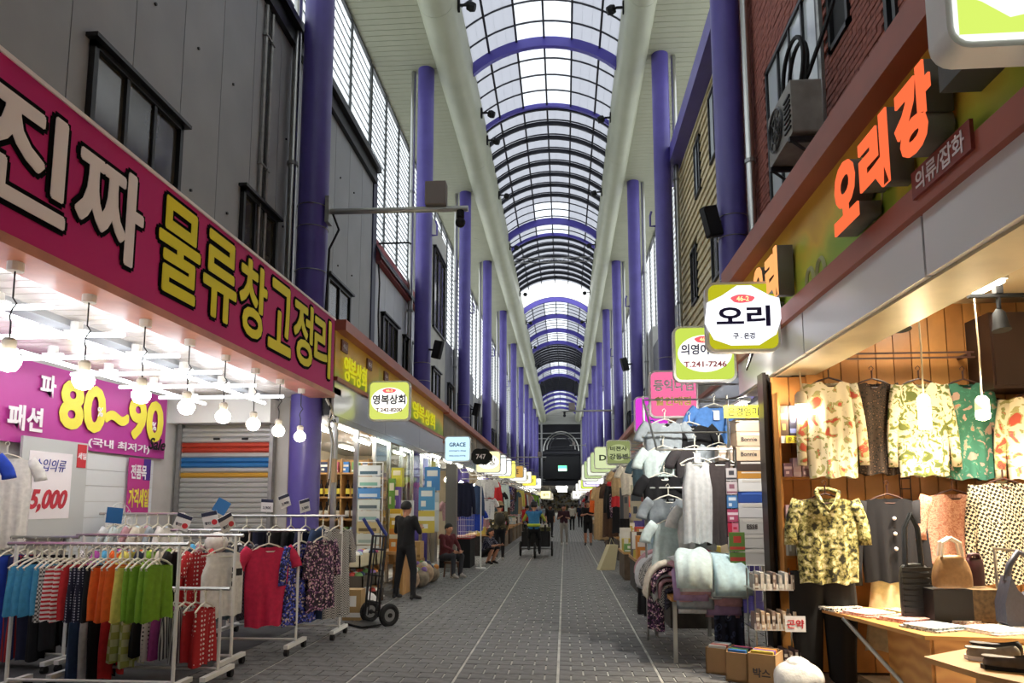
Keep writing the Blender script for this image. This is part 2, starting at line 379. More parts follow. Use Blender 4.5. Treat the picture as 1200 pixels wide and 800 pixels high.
sc = MB().cyl((0, 0, 0), (.02, 0, 0), .018, n=8).mesh('screw_cap', mWinF); r0 = random.Random(5)
for k in range(26): put('screw_cap', sc, wl, (-4.39, 4.9+.9*(k % 11)+.1, 5.0+.95*(k//6)+.1*(k % 6)))
window(1, -4.39, 5.85, 7.4, 4.7, 5.92, 3, 1); window(2, -4.39, 8.95, 10.1, 4.9, 5.92, 3, 1); window(3, -4.39, 12.45, 13.85, 4.9, 5.86, 2, 1)
struct(MB().box(-4.9, -4.2, -16, 15.5, 9.3, 9.42).box(-4.9, -4.3, -16, 15.5, 9.05, 9.3).build('trim_3', mBlackM), 'black gutter along the top of the grey wall')
struct(box(-4.75, -4.36, 15.45, 15.75, 3.2, 9.3).build('trim_4', mat('navy_corner_trim', '#2b2c4a', .5)), 'dark navy corner strip of the grey wall')
wl = struct(box(-4.8, -4.42, 15.75, 20.6, 3.2, 7.3).build('wall_left', mGreyW2), 'light grey panelled wall behind the second left column')
for k in range(5):
    for q in range(2): box(-4.43, -4.39, 15.78+.96*k, 15.78+.96*k+.945, 3.3+2*q, 5.28+2*q).build('panel', mGreyW2, wl)
window(4, -4.38, 16.4, 17.9, 4.9, 6.2, 3, 1); window(5, -4.38, 18.7, 19.7, 4.9, 6.2, 2, 1)
t = thing('metal_awning', 'dull red sheet metal awning under the louvred wall on the left', 'awning', (-4.42, 15.8, 7.3))
MB().prism([(0, 0), (.16, 0), (.14, .12), (0, .62)], 0, 4.75).build('sheet', mat('faded_red_sheet', '#8d3d3c', .6, n=(2, .3)), t)
MB().prism([(-.1, .62), (.2, .05), (.2, .11), (-.1, .7)], -.1, 4.85).build('cap', mBlackM, t)
MB().tube([(.05, .2, .5), (.7, .5, .62), (.75, .55, .6)], .025, 5).build('stay', mBlackM, t)
t = thing('black_drop_cable', 'black cable hanging down the light grey wall on the left', 'cable', (-4.34, 15.9, 4.4))
MB().tube([(0, 0, 2.85), (.03, .02, 2.4), (.02, .0, 1.6), (.05, .03, .8), (.02, 0, 0)], .02, 5).build('cable', mBlack, t)
r0 = random.Random(11)
yy = 20.6; nW = 6; SHD = ['#8d8f94', '#a5a49c', '#77787e', '#b4b4ae', '#949086']
SEG = [(20.6, 22.6, 7.6), (22.6, 25.8, 11.4), (25.8, 34, 7.8), (34, 42, 7.0), (42, 52, 8.2), (52, 66, 7.2), (66, 84, 8.0), (84, 105, 7.4)]
for i, (a, b, z) in enumerate(SEG):
    struct(box(-5.0, -4.42, a, b-.03, 3.2, z).build('wall_left', mat('left_wall_%d' % i, SHD[i % 5], .6, n=(1.5, .12))), f'{ORD[min(i+2,10)]} upper wall section along the left side')
    q = a+.5
    while q+1.5 < b and nW < 20: window(nW, -4.41, q, q+1.4, 5.0, 6.2, 2, 1); nW += 1; q += 2.6
    if z > 10: window(nW, -4.41, a+.5, b-.5, 7.6, 10.4, 3, 1); nW += 1
# ---- louvred clerestory: milky glass blades between added dark shade bars
mLou = panemat('louvre_glass', (.93, .96, .97), .5); mLouF = mat('louvre_frame_and_shade_bar', '#5b5d5e', .5, .4)
def louvre(n, X, y0, y1, z0, z1, pitch, npan, parts, side):
    lab = f'milky louvred glazing on the {"left" if side > 0 else "right"} under the soffit'
    m = MB().box(X-.05, X+.05, y0, y1, z0-.06, z0).box(X-.05, X+.05, y0, y1, z1, z1+.06); w = (y1-y0)/npan
    for k in range(npan+1): m.box(X-.05, X+.06, y0+w*k-.03, y0+w*k+.03, z0, z1)
    nz = int((z1-z0)/pitch)
    for j in range(nz): m.box(X-.012, X+.03, y0, y1, z0+pitch*(j+1)-.03, z0+pitch*(j+1))  # bars stand for the shade lines where blades overlap
    o = struct(m.build('window_%d' % n, mLouF), lab)
    me = None; far = MB()
    for k in range(npan):
        for j in range(nz):
            p = (X, y0+w*k+.03, z0+pitch*j)
            if parts:
                if me is None: me = MB().prism([(-.02*side, .0), (.0, .0), (.02*side, pitch-.03), (0, pitch-.03)], 0, w-.06).mesh('louvre_blade', mLou)
                put('louvre_blade', me, o, p)
            else: far.add([(p[0], p[1], p[2]), (p[0], p[1]+w-.06, p[2]), (p[0]+.01*side, p[1]+w-.06, p[2]+pitch-.03), (p[0]+.01*side, p[1], p[2]+pitch-.03)], [(0, 1, 2, 3)])
    if not parts: tag(far.build('louvre_blades', mLou, o), None, kind='stuff')
louvre(29, -5.45, -16, 9.4, 9.4, 14.15, .26, 5, 0, 1); louvre(28, 4.3, -16, 19.4, 11.3, 14.15, .26, 5, 0, -1); louvre(30, -5.45, 9.5, 18.6, 9.4, 14.15, .26, 5, 1, 1); louvre(31, -5.45, 18.7, 27, 7.4, 14.15, .19, 5, 1, 1)
for i, (a, b) in enumerate(((27, 35), (35, 45), (45, 55), (55, 65), (65, 75), (75, 85), (85, 105))): louvre(32+i, -5.45, a+.1, b-.1, 7.4, 14.15, .22, 5, 0, 1)
for i, (a, b) in enumerate(((19.5, 27), (27, 36), (36, 45), (45, 55), (55, 65), (65, 75), (75, 105))): louvre(40+i, 4.3, a+.1, b-.1, 7.4, 14.15, .22, 5, 0, -1)
# ---- right side: red brick building
mBrk = mat('red_brown_brick', '#94574a', .8, n=(14, .3), bump=.1); mMort = mat('dark_brick_mortar', '#1e1716', .95)
HOLES = [(8.15, 10.3, 5.7, 8.1), (7.3, 7.85, 6.75, 8.3), (6.28, 6.5, 5.9, 8.3)]
wr = struct(box(3.12, 3.5, -16, 11.7, 3.6, 12.6).build('wall_right', mMort), 'red brown brick wall above the right clothes shop')
m = MB(); z = 4.2; row = 0
while z < 11.2:
    y = 2.0+(.11 if row % 2 else 0)
    while y < 11.6:
        if not any(a-.1 < y < b and c-.07 < z < d for a, b, c, d in HOLES):
            e = r0.uniform(-.004, .004); m.add([(3.1+e, y, z), (3.1+e, y+.208, z), (3.1+e, y+.208, z+.062), (3.1+e, y, z+.062), (3.13, y, z), (3.13, y+.208, z), (3.13, y+.208, z+.062), (3.13, y, z+.062)],
                 [(0, 1, 2, 3), (0, 1, 5, 4), (2, 3, 7, 6), (0, 3, 7, 4), (1, 2, 6, 5)])
        y += .22
    z += .075; row += 1
tag(m.build('wall_bricks', mBrk, wr), None, kind='stuff')
mGl2 = mat('pale_reflecting_glass', '#c8d0d2', .15)
window(50, 3.13, 8.15, 10.3, 5.7, 8.1, 4, -1, mGl2, False); window(51, 3.13, 7.3, 7.85, 6.75, 8.3, 1, -1, mBlack, False); window(52, 3.13, 6.28, 6.5, 5.9, 8.3, 1, -1, mBlack, False)
text('wall_lettering', '원아케이드', mWhiteP, wr, .3, (3.06, 9.2, 5.66), '-x', .02, .03, 2.6, label='white raised letters on the brick wall')
# ---- right side: beige boarded building
mBoard = mat('beige_lap_board', '#c0b28c', .7, n=(5, .14)); mBoard2 = mat('beige_lap_board_pale', '#cabd99', .7, n=(5, .14))
wr = struct(box(3.32, 3.7, 11.75, 20.2, 3.4, 11.2).build('wall_right', mMort), 'beige boarded wall behind the nearest right column')
HB = [(14.2, 15.15, 9.05, 10.6), (16.25, 16.95, 9.05, 10.4), (17.0, 17.8, 6.6, 8), (14.2, 15.3, 6.4, 7.9)]
for j in range(32):
    z = 4.0+.22*j; cut = 12.2+1.7*((j*7) % 4); segs = [(11.78, cut), (cut+.012, 20.18)]
    for a, b in segs:
        pieces = [(a, b)]
        for (p, q, c, d) in HB:
            if c-.1 < z < d: pieces = [s for (u, w) in pieces for s in ((u, min(w, p)), (max(u, q), w)) if s[1]-s[0] > .05]
        for u, w in pieces: MB().prism([(3.33, z), (3.26, z), (3.30, z+.215), (3.33, z+.215)], u, w).build('board', mBoard if (j+int(a)) % 3 else mBoard2, wr)
for i, (a, b, c, d) in enumerate(HB): window(53+i, 3.3, a, b, c, d, 2, -1, mGl2 if c > 9 else mWinG, False)
struct(box(2.95, 3.75, 11.6, 20.3, 10.95, 11.4).build('trim_5', mPurple), 'purple eave board on top of the beige wall')
for i, (a, b, z) in enumerate([(20.2, 26, 7.4), (26, 34, 8.2), (34, 44, 7.2), (44, 56, 8), (56, 72, 7.2), (72, 105, 7.8)]):
    struct(box(3.3, 4.0, a, b-.03, 3.2, z).build('wall_right', mat('right_wall_%d' % i, SHD[(i+2) % 5], .6, n=(1.5, .12))), f'{ORD[i+2]} upper wall section along the right side')
    window(60+i, 3.3, a+1, a+2.6, 4.9, 6.2, 2, -1)
# ---- cross arms with cameras, loudspeakers, floodlights, air conditioner
def crossarm(lab, x0, x1, y, z, cable=True):
    t = thing('camera_arm', lab, 'bracket', (x0, y, z)); d = x1-x0; s = 1 if d > 0 else -1
    MB().cyl((0, 0, 0), (d, 0, -.02), .045, n=10).build('arm', mSteel, t, 1)
    box(min(0, .06*s), max(0, .06*s), -.1, .1, -.2, .22).build('mounting_plate', mGal, t)
    box(d-.5*s-.16, d-.5*s+.16, -.1, .1, .04, .4).build('junction_box', mat('pinkish_grey_box', '#8b817c', .6), t)
    c = MB().cyl((d-.12*s, 0, -.05), (d-.12*s, 0, -.16), .06, n=10).build('camera_mount', mBlack, t)
    MB().ball((d-.12*s, 0, -.24), .08).build('dome', mBlack, c, 1)
    if cable: MB().tube([(.1*s, 0, -.05), (.2*s, 0, -.3), (.05*s, .02, -.6), (.02*s, .02, -1.6)], .018, 5).build('cable', mBlack, t)
crossarm('steel camera arm reaching out from the nearest left column', -3.68, -1.45, 10.4, 6.17)
crossarm('distant camera arm reaching in from the fourth right column', 2.5, -.1, 36, 6.4, False)
crossarm('thin distant bar reaching out from the fifth left column', -3.7, -1.4, 54.5, 5.3, False)
crossarm('small camera arm on the far right columns', 2.5, .6, 83, 8.6, False)
def loudspeaker(lab, loc, rz):
    t = thing('loudspeaker', lab, 'speaker', loc, rz)
    MB().prism(rrect(.17, .5, .03), -.11, .11).build('cabinet', mBlack, t, rot=(.25, 0, 0))
    MB().tube([(0, .1, 0), (0, .28, .03)], .03, 6).build('bracket', mBlackM, t)
    MB().prism(rrect(.13, .44, .02), -.125, -.11).build('grille', mBlackM, t, rot=(.25, 0, 0))
loudspeaker('black column loudspeaker strapped to the nearest right purple column', (2.4, 11.2, 6.15), -1.2)
loudspeaker('black loudspeaker on the second left purple column', (-3.45, 18.9, 5.85), 1.2)
loudspeaker('small black loudspeaker on the third left purple column', (-3.4, 27.1, 5.3), 1.2)
loudspeaker('small black loudspeaker on the third right purple column', (2.3, 26.6, 6.9), -1.2)
fh = MB().lathe([(.1, 0), (.13, .1), (.1, .22)], n=10).mesh('lamp_head', mBlack); fa = MB().box(-.1, .02, -.06, .06, -.16, .16).box(0, .2, -.025, .025, -.025, .025).mesh('bracket', mBlack)
for side, X, YS in (('left', -2.7, (17.2, 22.4, 24.2, 28.8, 34.9, 43, 50, 58, 66, 75)), ('right', 1.68, (17.6, 23, 28.8, 34.9, 43, 50, 58, 66, 75, 84))):
    s = 1 if side == 'left' else -1
    for i, Y in enumerate(YS):
        t = thing('floodlight', f'{ORD[i]} small black floodlight on the {side} roof beam', 'floodlight', (X+.02*s, Y, 14.75), 0 if s > 0 else PI, 'floodlights on the roof beams')
        put('bracket', fa, t); put('lamp_head', fh, t, (.22, 0, -.02), (0, 1.9, 0))
t = thing('roof_truss', 'thin lattice truss spanning the vault between the beams', 'truss', (-2.7, 38.2, 15.05))
m = MB().cyl((0, 0, 0), (4.4, 0, 0), .03, n=6).cyl((0, 0, .25), (4.4, 0, .25), .03, n=6)
for k in range(12): m.cyl((4.4*k/12, 0, 0 if k % 2 else .25), (4.4*(k+1)/12, 0, .25 if k % 2 else 0), .015, n=4)
m.build('lattice', mGal, t)
t = thing('air_conditioner', 'dirty white air conditioner unit hung on the brick wall', 'air conditioner', (2.78, 7.9, 5.6))
MB().prism(rrect(.85, .62, .03, cy=.33), -.28, .05, 'x').build('casing', mat('aged_white_casing', '#8f8d86', .6, n=(5, .2)), t)
g = MB().tube([(-.3, .1+.24*math.cos(a), .33+.24*math.sin(a)) for a in [2*PI*k/20 for k in range(21)]], .015, 4).tube([(-.3, .1+.14*math.cos(a), .33+.14*math.sin(a)) for a in [2*PI*k/20 for k in range(21)]], .012, 4)
for k in range(8): g.cyl((-.3, .1, .33), (-.3, .1+.24*math.cos(k*PI/4), .33+.24*math.sin(k*PI/4)), .008, n=4)
g.build('fan_grille', mBlackM, t)
for k in range(7): box(-.3, -.28, -.4, -.2, .1+.06*k, .12+.06*k).build('vent_slat', mBlackM, t)
for e in (-.355, .355): MB().box(-.3, .32, e-.025, e+.025, -.05, 0).tube([(.3, e, -.5), (-.28, e, -.03)], .02, 4).build('wall_bracket', mBlackM, t)
hs = MB()
for q in range(2): hs.tube([(-.12+.06*q, -.05+(.36-.05*q)*math.cos(a), .95+(.36-.05*q)*math.sin(a)) for a in [2*PI*k/24 for k in range(25)]], .025, 6)
hs.tube([(-.1, -.05, .6), (-.05, -.35, .75), (.1, -.5, 1.2), (.2, -.52, 1.5)], .025, 6)
hs.build('coiled_hose', mBlack, t, 1)
t = thing('grey_conduit', 'thin grey conduit running down the brick wall', 'pipe', (3.02, 7.95, 4.6)); MB().tube([(0, 0, 0), (.01, .03, 1.6), (0, -.02, 2.4), (0, 0, 4)], .035, 6).build('pipe', mGal, t)
# ---- shop fascias
mFasG, N, L, B = newmat('fascia_print_green_yellow'); B.inputs['Roughness'].default_value = .45; B.inputs['Specular IOR Level'].default_value = .2
T = N.new('ShaderNodeTexCoord'); X1 = N.new('ShaderNodeTexNoise'); X1.inputs['Scale'].default_value = .9; X1.inputs['Distortion'].default_value = 1.2
sp = N.new('ShaderNodeSeparateXYZ'); L.new(T.outputs['Object'], sp.inputs[0]); L.new(T.outputs['Object'], X1.inputs['Vector'])
ma = N.new('ShaderNodeMath'); ma.operation = 'MULTIPLY_ADD'; L.new(X1.outputs['Fac'], ma.inputs[0]); ma.inputs[1].default_value = .9
mb = N.new('ShaderNodeMath'); mb.operation = 'MULTIPLY_ADD'; L.new(sp.outputs[2], mb.inputs[0]); mb.inputs[1].default_value = .75; mb.inputs[2].default_value = -2.75; L.new(mb.outputs[0], ma.inputs[2])
R = N.new('ShaderNodeValToRGB'); L.new(ma.outputs[0], R.inputs[0]); L.new(R.outputs[0], B.inputs['Base Color']); cr = R.color_ramp
while len(cr.elements) < 5: cr.elements.new(.5)
for e, (p, c) in zip(cr.elements, ((.25, '#83b03a'), (.42, '#aabf44'), (.5, '#cdd04e'), (.66, '#ecc648'), (.8, '#e0b244'))): e.position = p; e.color = (*lin(c), 1)
mRefl = mat('pale_reflecting_panel', '#e6e4e4', .25)
mCream = mat('cream_marble_soffit', '#b7ab8c', .35, n=(2.2, .2))
def fascia(name, lab, X, y0, y1, side, zs, pm, low, seams):
    """zs = bottom, lower trim, panel, top trim, top; side +1 faces +x"""
    t = thing(name, lab, 'shop fascia', (X, y0, 0)); d = y1-y0; s = side
    b = lambda xa, xb, ya, yb, za, zb: box(min(xa*s, xb*s), max(xa*s, xb*s), ya, yb, za, zb)
    o = b(-.15, 0, 0, d, zs[2], zs[3]).build('printed_panel', pm, t)
    b(-.16, .16, 0, d, zs[3], zs[4]).build('top_trim', mRed, t); b(-.15, .05, 0, d, zs[1], zs[2]).build('lower_trim', mRed, t)
    for a, c in zip(seams, seams[1:]): b(-.04, .0, a-y0+.012, c-y0-.012, zs[0], zs[1]).build('panel', low, t)
    b(-.15, -.05, 0, d, zs[0], zs[1]).build('backing', mBlackM, t)
    return t
# ================================================================ SIGNS
mMag = mat('magenta_sign_sheet', '#c02a74', .5, n=(.8, .06), spec=.12); mSal = mat('salmon_painted_soffit', '#c4806a', .35, n=(3, .18))
mLW = mat('white_letter_vinyl', '#f2e9ea', .5, spec=.15); mLY = mat('yellow_letter_vinyl', '#ece030', .5, spec=.15); mLB = mat('black_letter_edge', '#080506', .7, spec=.05)
t = thing('shop_sign', 'long magenta shop sign with white and yellow outlined letters over the left shop', 'sign', (-3.45, 0, 0))
box(-.34, 0, -1, 10.25, 3.27, 4.38).build('sign_box', mMag, t)
box(-.35, .015, -1, 10.26, 4.38, 4.41).build('white_edge', mLW, t); box(-.35, .03, -1, 10.26, 3.2, 3.27).build('soffit_strip', mSal, t)
def glyphs(par, s, y0, y1, z0, z1, m, X, face, mo, o, b, ext, zdrop=None):
    n = len(s); w = (y1-y0)/n
    for i, ch in enumerate(s):
        c = (X, y0+w*(i+.5), (z0+z1)/2); ww = abs(w)*.86; hh = z1-z0
        L_ = text('letter', ch, m, par, hh, (c[0]+(.008 if face == '+x' else -.008), c[1], c[2]), face, 0 if mo else b, ext, ww, fat=.022 if mo else 0)
        if mo: text('letter_outline', ch, mo, L_, hh, c, face, 0, .004, ww, fat=.06)
glyphs(t, '진짜', 3.62, 5.4, 3.5, 4.22, mLW, .002, '+x', mLB, .03, .04, .004)
glyphs(t, '물류창고정리', 5.55, 10.1, 3.46, 4.28, mLY, .002, '+x', mLB, .03, .04, .004)
# second left fascia
t = fascia('shop_fascia', 'yellow green printed fascia with yellow letters beyond the magenta sign', -3.5, 10.45, 20.2, 1, (2.97, 3.5, 3.56, 4.28, 4.45), mFasG, mat('silver_fascia_panel', '#c9cbd0', .2, .5), [10.45, 13.6, 16.9, 20.2])
mYG = lamp('yellow_channel_letter', '#e8e22e', .3); mOr = mat('orange_letter', '#b5651f', .5); mPl = mat('brown_plate', '#7d4a30', .5)
glyphs(t, '영복상회', .35, 1.65, 3.58, 3.98, mYG, .02, '+x', None, 0, .008, .015); glyphs(t, '영복상회', 5.4, 8.3, 3.62, 4.02, mYG, .02, '+x', None, 0, .008, .015)
text('phone_number', '042', mOr, t, .3, (.01, 2.5, 3.7), '+x', .02, w=.7)
for i, y in enumerate((.25, 1.7, 2.9, 4.1)): p = box(0, .03, y, y+.3, 4.02, 4.2).build('number_plate', mPl, t); text('plate_number', '46-%d' % (i+2), mLW, p, .08, (.03, y+.15, 4.11), '+x', .01, .003)
# right fascia
t = fascia('shop_fascia', 'green and yellow printed fascia with orange letters over the right clothes shop', 2.1, -1, 8.6, -1, (2.92, 3.29, 3.45, 4.2, 4.42), mFasG, mRefl, [-1, 2.1, 4.15, 6.26, 8.6])
box(.04, .42, 0, 9.6, 2.9, 2.93).build('soffit_board', mCream, t)
mOL = lamp('orange_channel_face', '#f0653c', .55); mOL2 = lamp('peach_channel_face', '#f0a060', .6); mRet = mat('grey_letter_return', '#77746a', .5)
def channel(par, ch, y, z, h, w, X, m):
    o = text('letter', ch, m, par, h, (X, y, z), '-x', .05, .012, w); text('letter_return', ch, mRet, o, h, (X+.14, y, z), '-x', .05, .14, w)
for ch, y, z in (('오', 5.8, 3.72), ('리', 5.35, 3.74), ('강', 4.85, 3.75)): channel(t, ch, y, z, .46, .4, -.16, mOL)
for ch, y, z in (('오', 8.0, 3.72), ('리', 7.55, 3.72)): channel(t, ch, y, z, .46, .36, -.16, mOL2)
box(-.2, 0, 3.6, 4.5, 3.66, 4.06).build('grey_backing_box', mat('dark_grey_box', '#56544f', .6), t)
p = box(-.07, -.05, 4.5, 5.1, 3.36, 3.52).build('small_plate', mat('red_plate', '#8a3a30', .5), t); text('plate_lettering', '의류/잡화', mLW, p, .12, (-.071, 4.8, 3.44), '-x', .015, .003, .5)
p = box(-.04, -.0, 6.1, 6.3, 3.86, 4.0).build('small_plate', mat('red_plate', '#8a3a30', .5), t); text('plate_lettering', '46-1', mLW, p, .08, (-.042, 6.2, 3.93), '-x', .015, .003)
mOut = mat('pale_green_drawing', '#b9bd83', .5)
dr = MB().tube([(-.004, 5.75+.14*math.cos(a), 3.66+.16*math.sin(a)) for a in [2*PI*k/20 for k in range(21)]], .008, 4).tube([(-.004, 5.75, 3.8), (-.004, 5.68, 3.95), (-.004, 5.64, 4.02)], .008, 4)
dr.build('printed_outline', mOut, t)
for y in (6.75, 7.0): MB().tube([(-.004, y+.09*math.cos(a), 3.46+.14*math.sin(a)) for a in [PI*k/10 for k in range(11)]], .02, 4).build('printed_loop', mOut, t)
t2 = thing('floodlight', 'small black box with loose cables and an added lamp at the right fascia corner', 'floodlight', (1.93, 7.05, 3.15))  # black cable box made into a lamp, added to brighten the hung shirts
box(-.06, .08, -.14, .14, 0, .17).build('case', mBlack, t2)
box(-.05, .07, .14, .15, .01, .16).build('lens', lamp('added_fill_lens', '#fff8ec', 12), t2)
li = bpy.data.lights.new('added_fill_beam', 'SPOT'); li.energy = 95; li.color = (1, .95, .88); li.spot_size = 2.2; li.spot_blend = .9; li.shadow_soft_size = .08
lo = bpy.data.objects.new('added_fill_beam', li); COL.objects.link(lo); lo.parent = t2; lo.location = (-.12, .0, -.03); lo.rotation_euler = Vector((-.42, 1.0, -1.25)).to_track_quat('-Z', 'Y').to_euler()
MB().tube([(-.05, -.1, .02), (-.12, -.12, -.15), (-.1, .1, -.2), (-.04, .12, .0)], .01, 5).build('cable', mBlack, t2)
# further fascias: plain painted boxes, both sides
for i, (a, b, c) in enumerate([(20.3, 28, '#7a6a4c'), (28.1, 40, '#6f5f4b'), (40.1, 60, '#7d7058'), (60.1, 104, '#6b6152')]):
    fascia('shop_fascia', f'{ORD[i+2]} shop fascia along the left side, brown topped', -3.5, a, b, 1, (2.95, 3.4, 3.46, 4.25, 4.42), mat('far_fascia_%d' % i, c, .5, n=(1.1, .45)), mat('silver_fascia_panel', '#c9cbd0'), [a, (a+b)/2, b])
for i, (a, b, c) in enumerate([(8.75, 16, '#8a8274'), (16.1, 27, '#84765a'), (27.1, 40, '#6f6a55'), (40.1, 60, '#7d7058'), (60.1, 104, '#6b6152')]):
    fascia('shop_fascia', f'{ORD[i+1]} shop fascia along the right side behind the hanging signs', 2.35, a, b, -1, (2.95, 3.4, 3.46, 4.1, 4.25), mat('far_fascia_r%d' % i, c, .5, n=(1.1, .45)), mat('silver_fascia_panel', '#c9cbd0'), [a, (a+b)/2, b])
# hanging light-box signs facing along the lane
mFrW = mat('white_sign_frame', '#e8e8e4', .4)
def blob(w, h, n=24, wob=.06): return [(w/2*math.cos(2*PI*k/n)*(1+wob*math.sin(5*2*PI*k/n)), h/2*math.sin(2*PI*k/n)*(1+wob*math.cos(3*2*PI*k/n))) for k in range(n)]
def lightbox(lab, c, w, h, bg, lines, inner=None, emblem=None, arm=.3, glow=.55, lozenge=None, th=.09, frame=None, group=None, name='hanging_sign', rod=0):
    """lines = [(text, z offset, height, colour, max width)]"""
    t = thing(name, lab, 'sign', (c[0], c[1], c[2]), 0, group)
    MB().prism(rrect(w, h, min(w, h)*.13), -th/2, th/2).build('frame', frame or mFrW, t, 1)
    MB().prism(rrect(w*.92, h*.92, min(w, h)*.1), -th/2-.008, -th/2+.004).build('lit_face', lamp('sign_face_'+bg, bg, glow), t)
    if inner: MB().prism(lozenge or disc(w*.43, h*.33, 28), -th/2-.013, -th/2-.002).build('inner_panel', lamp('sign_inner_'+inner, inner, glow*1.25), t)
    if emblem:
        e = MB().prism([(x, z+h*.25) for x, z in blob(w*.32, h*.12)], -th/2-.018, -th/2-.006).build('emblem', lamp('emblem_red', '#d8525a', .7), t)
        text('emblem_number', emblem, mYG if False else lamp('emblem_number', '#f2e6a0', .6), e, h*.07, (0, -th/2-.018, h*.25), '-y', .02, .003)
    for (s, z, hh, colr, mw) in lines:
        text('lettering', s, mat('sign_ink_'+colr, colr, .5), t, hh, (0, -th/2-.014, z), '-y', .03, .005, mw)
    s = 1 if c[0] > 0 else -1; edge = c[0]+s*w/2; arm = abs((-3.5 if s < 0 else (2.1 if c[1] < 8.6 else 2.35))-edge)+.07
    if rod:
        for x in (-w*.3, w*.3): MB().cyl((x, 0, h/2), (x, 0, h/2+rod), .02, n=6).build('drop_rod', mGal, t)
    else:
      for z in (h*.36, h*.2): MB().cyl((s*w/2, 0, z), (s*w/2+arm, 0, z), .015, n=6).build('bracket', mGal, t)
    return t
loz = [(-.36, -.06), (-.33, .14), (-.2, .2), (-.05, .3), (.08, .3), (.25, .2), (.34, .17), (.36, 0), (.3, -.18), (.14, -.28), (-.12, -.28), (-.28, -.22)]
lightbox('white sign with large dark blue lettering and olive corners, nearest on the right', (1.70, 6.75, 3.38), .69, .68, '#a9a61e', [('오리', .0, .2, '#1e1c5c', .5), ('구 . 은경', -.19, .06, '#2a2a50', .2)], '#e9eaf2', '46-2', .06, lozenge=loz)
lightbox('green rimmed sign with grey lettering and red phone number behind the blue lettered sign', (1.68, 8.5, 3.4), .74, .68, '#b5c94e', [('의영어패럴', .05, .13, '#6b6f9c', .56), ('T.241-7246', -.13, .07, '#b04a58', .5)], '#f2f0e8', '46-2', .08)
lightbox('pink sign with white lettering behind the shirts on the right', (1.5, 9.8, 3.12), .66, .66, '#e06a94', [('동익나염', .12, .16, '#f6f0f2', .54), ('할인매장', -.1, .12, '#e7d36a', .5)], None, None, .6)
lightbox('magenta sign with one large white letter, half hidden by grey shirts', (1.32, 10.8, 2.95), .52, .58, '#c93cc0', [('유', .08, .2, '#f4f0f4', .2), ('o', -.1, .07, '#3b6fd0', .08)], None, None, .75)
lightbox('olive green sign with two lines of dark letters on the right', (1.36, 18, 2.92), .62, .64, '#8b9560', [('비젼사', .1, .12, '#2d3a24', .42), ('강동변', -.1, .15, '#20301c', .46)], '#9fa878', None, .7, .4)
for i in range(5):
    lightbox(f'{ORD[i]} of the five green white signs stacked behind the olive sign', (1.12-.05*i, 19.6+1.6*i, 2.9-.03*i), .62, .62, ['#c8d3a2', '#b4c58e', '#dfe6d0', '#a9bd84', '#e4ead8'][i], [(['D2', '정유', '강리', '동복', '사유'][i], 0, .16, '#31402a', .34)], None, None, .9, .5, group='green signs on the right')
lightbox('yellow rimmed square sign with dark letters and a pink lozenge on the left', (-3.02, 12, 3.4), .74, .7, '#c3cc62', [('영복상회', .02, .17, '#4a4a5e', .58), ('T.242-8200', -.16, .07, '#b88a7a', .46)], '#f3f1e6', '46-3', -.1)
lightbox('pale blue square sign with dark blue capital letters on the left', (-2.58, 17, 2.96), .64, .62, '#b9dcf2', [('GRACE', .1, .1, '#3c5a80', .4), ("women's shop", -.05, .05, '#5a7a9c', .42), ('042.242.7776', -.17, .04, '#7a94b0', .4)], None, None, -.5, .6)
t = thing('flower_sign', 'black flower shaped sign with pale numerals on the left', 'sign', (-2.2, 18.6, 2.88))
MB().prism([((.215+.03*abs(math.cos(3*a)))*1.25*math.cos(a), (.2+.03*abs(math.cos(3*a)))*math.sin(a)) for a in [2*PI*k/48 for k in range(48)]], -.04, .04).build('panel', mBlack, t)
text('lettering', '747', mLW, t, .13, (0, -.045, 0), '-y', .02, .005); MB().cyl((-.25, 0, .1), (-1.31, 0, .1), .015, n=6).build('bracket', mGal, t)
LS = [('cream oval sign behind the black flower sign', 20.4, .72, .62, '#f0e2a0', '#faf6e6', '유정'), ('white oval sign with grey ring on the left, second after the flower sign', 22.2, .72, .62, '#dfe8e4', '#ffffff', '동화'), ('white square sign with blue mark on the left, third after the flower sign', 24, .7, .62, '#e9eef2', None, '정리'), ('yellow square sign on the left before the brown plate', 26, .66, .66, '#e6e06a', None, '복'), ('brown wooden sign with black capital letters on the left', 28, .95, .5, '#a8813e', None, 'FOOTE'), ('white sign next to the brown wooden sign on the left', 31, .8, .6, '#f1f0ea', None, '영화'), ('small cream sign far along the left row', 35, .8, .6, '#efe7c6', None, '상회'), ('small yellow sign far along the left row', 40, .8, .6, '#e2d24a', None, '할인'), ('small white sign far along the left row', 46, .9, .7, '#f2f2f2', '#dfeaf6', '사장')]
for i, (lab, Y, w, h, bgc, inn, tx) in enumerate(LS): lightbox(lab, (-2.2+.03*i, Y, 2.85+.02*i), w, h, bgc, [(tx, 0, .2, '#4d4a44', w*.55)], inn, None, -.85, .7)
RS = [('white sign far along the right row before the purple disc sign', 30, .8, '#f2f2ee'), ('pale lilac sign far along the right row', 34, .8, '#cfc2ee'), ('lime green sign far along the right row', 38, .8, '#b9cc4a'), ('cream sign far along the right row', 43, .9, '#f2ead0'), ('white sign last in the right row', 50, 1.0, '#f4f4f0')]
for i, (lab, Y, w, bgc) in enumerate(RS): lightbox(lab, (1.25, Y, 2.8), w, .65, bgc, [('상사', 0, .2, '#555048', w*.5)], None, None, .7, .7)
lightbox('corner of a thick white sign with green curve at the top right', (1.83, 2.75, 3.68), .66, .64, '#e6eae2', [], '#a9bd52', None, .0, .6, lozenge=[(-.29, -.27), (.29, -.27), (.29, -.2), (.1, -.17), (-.1, -.21), (-.2, -.14), (-.29, -.1)], th=.14)
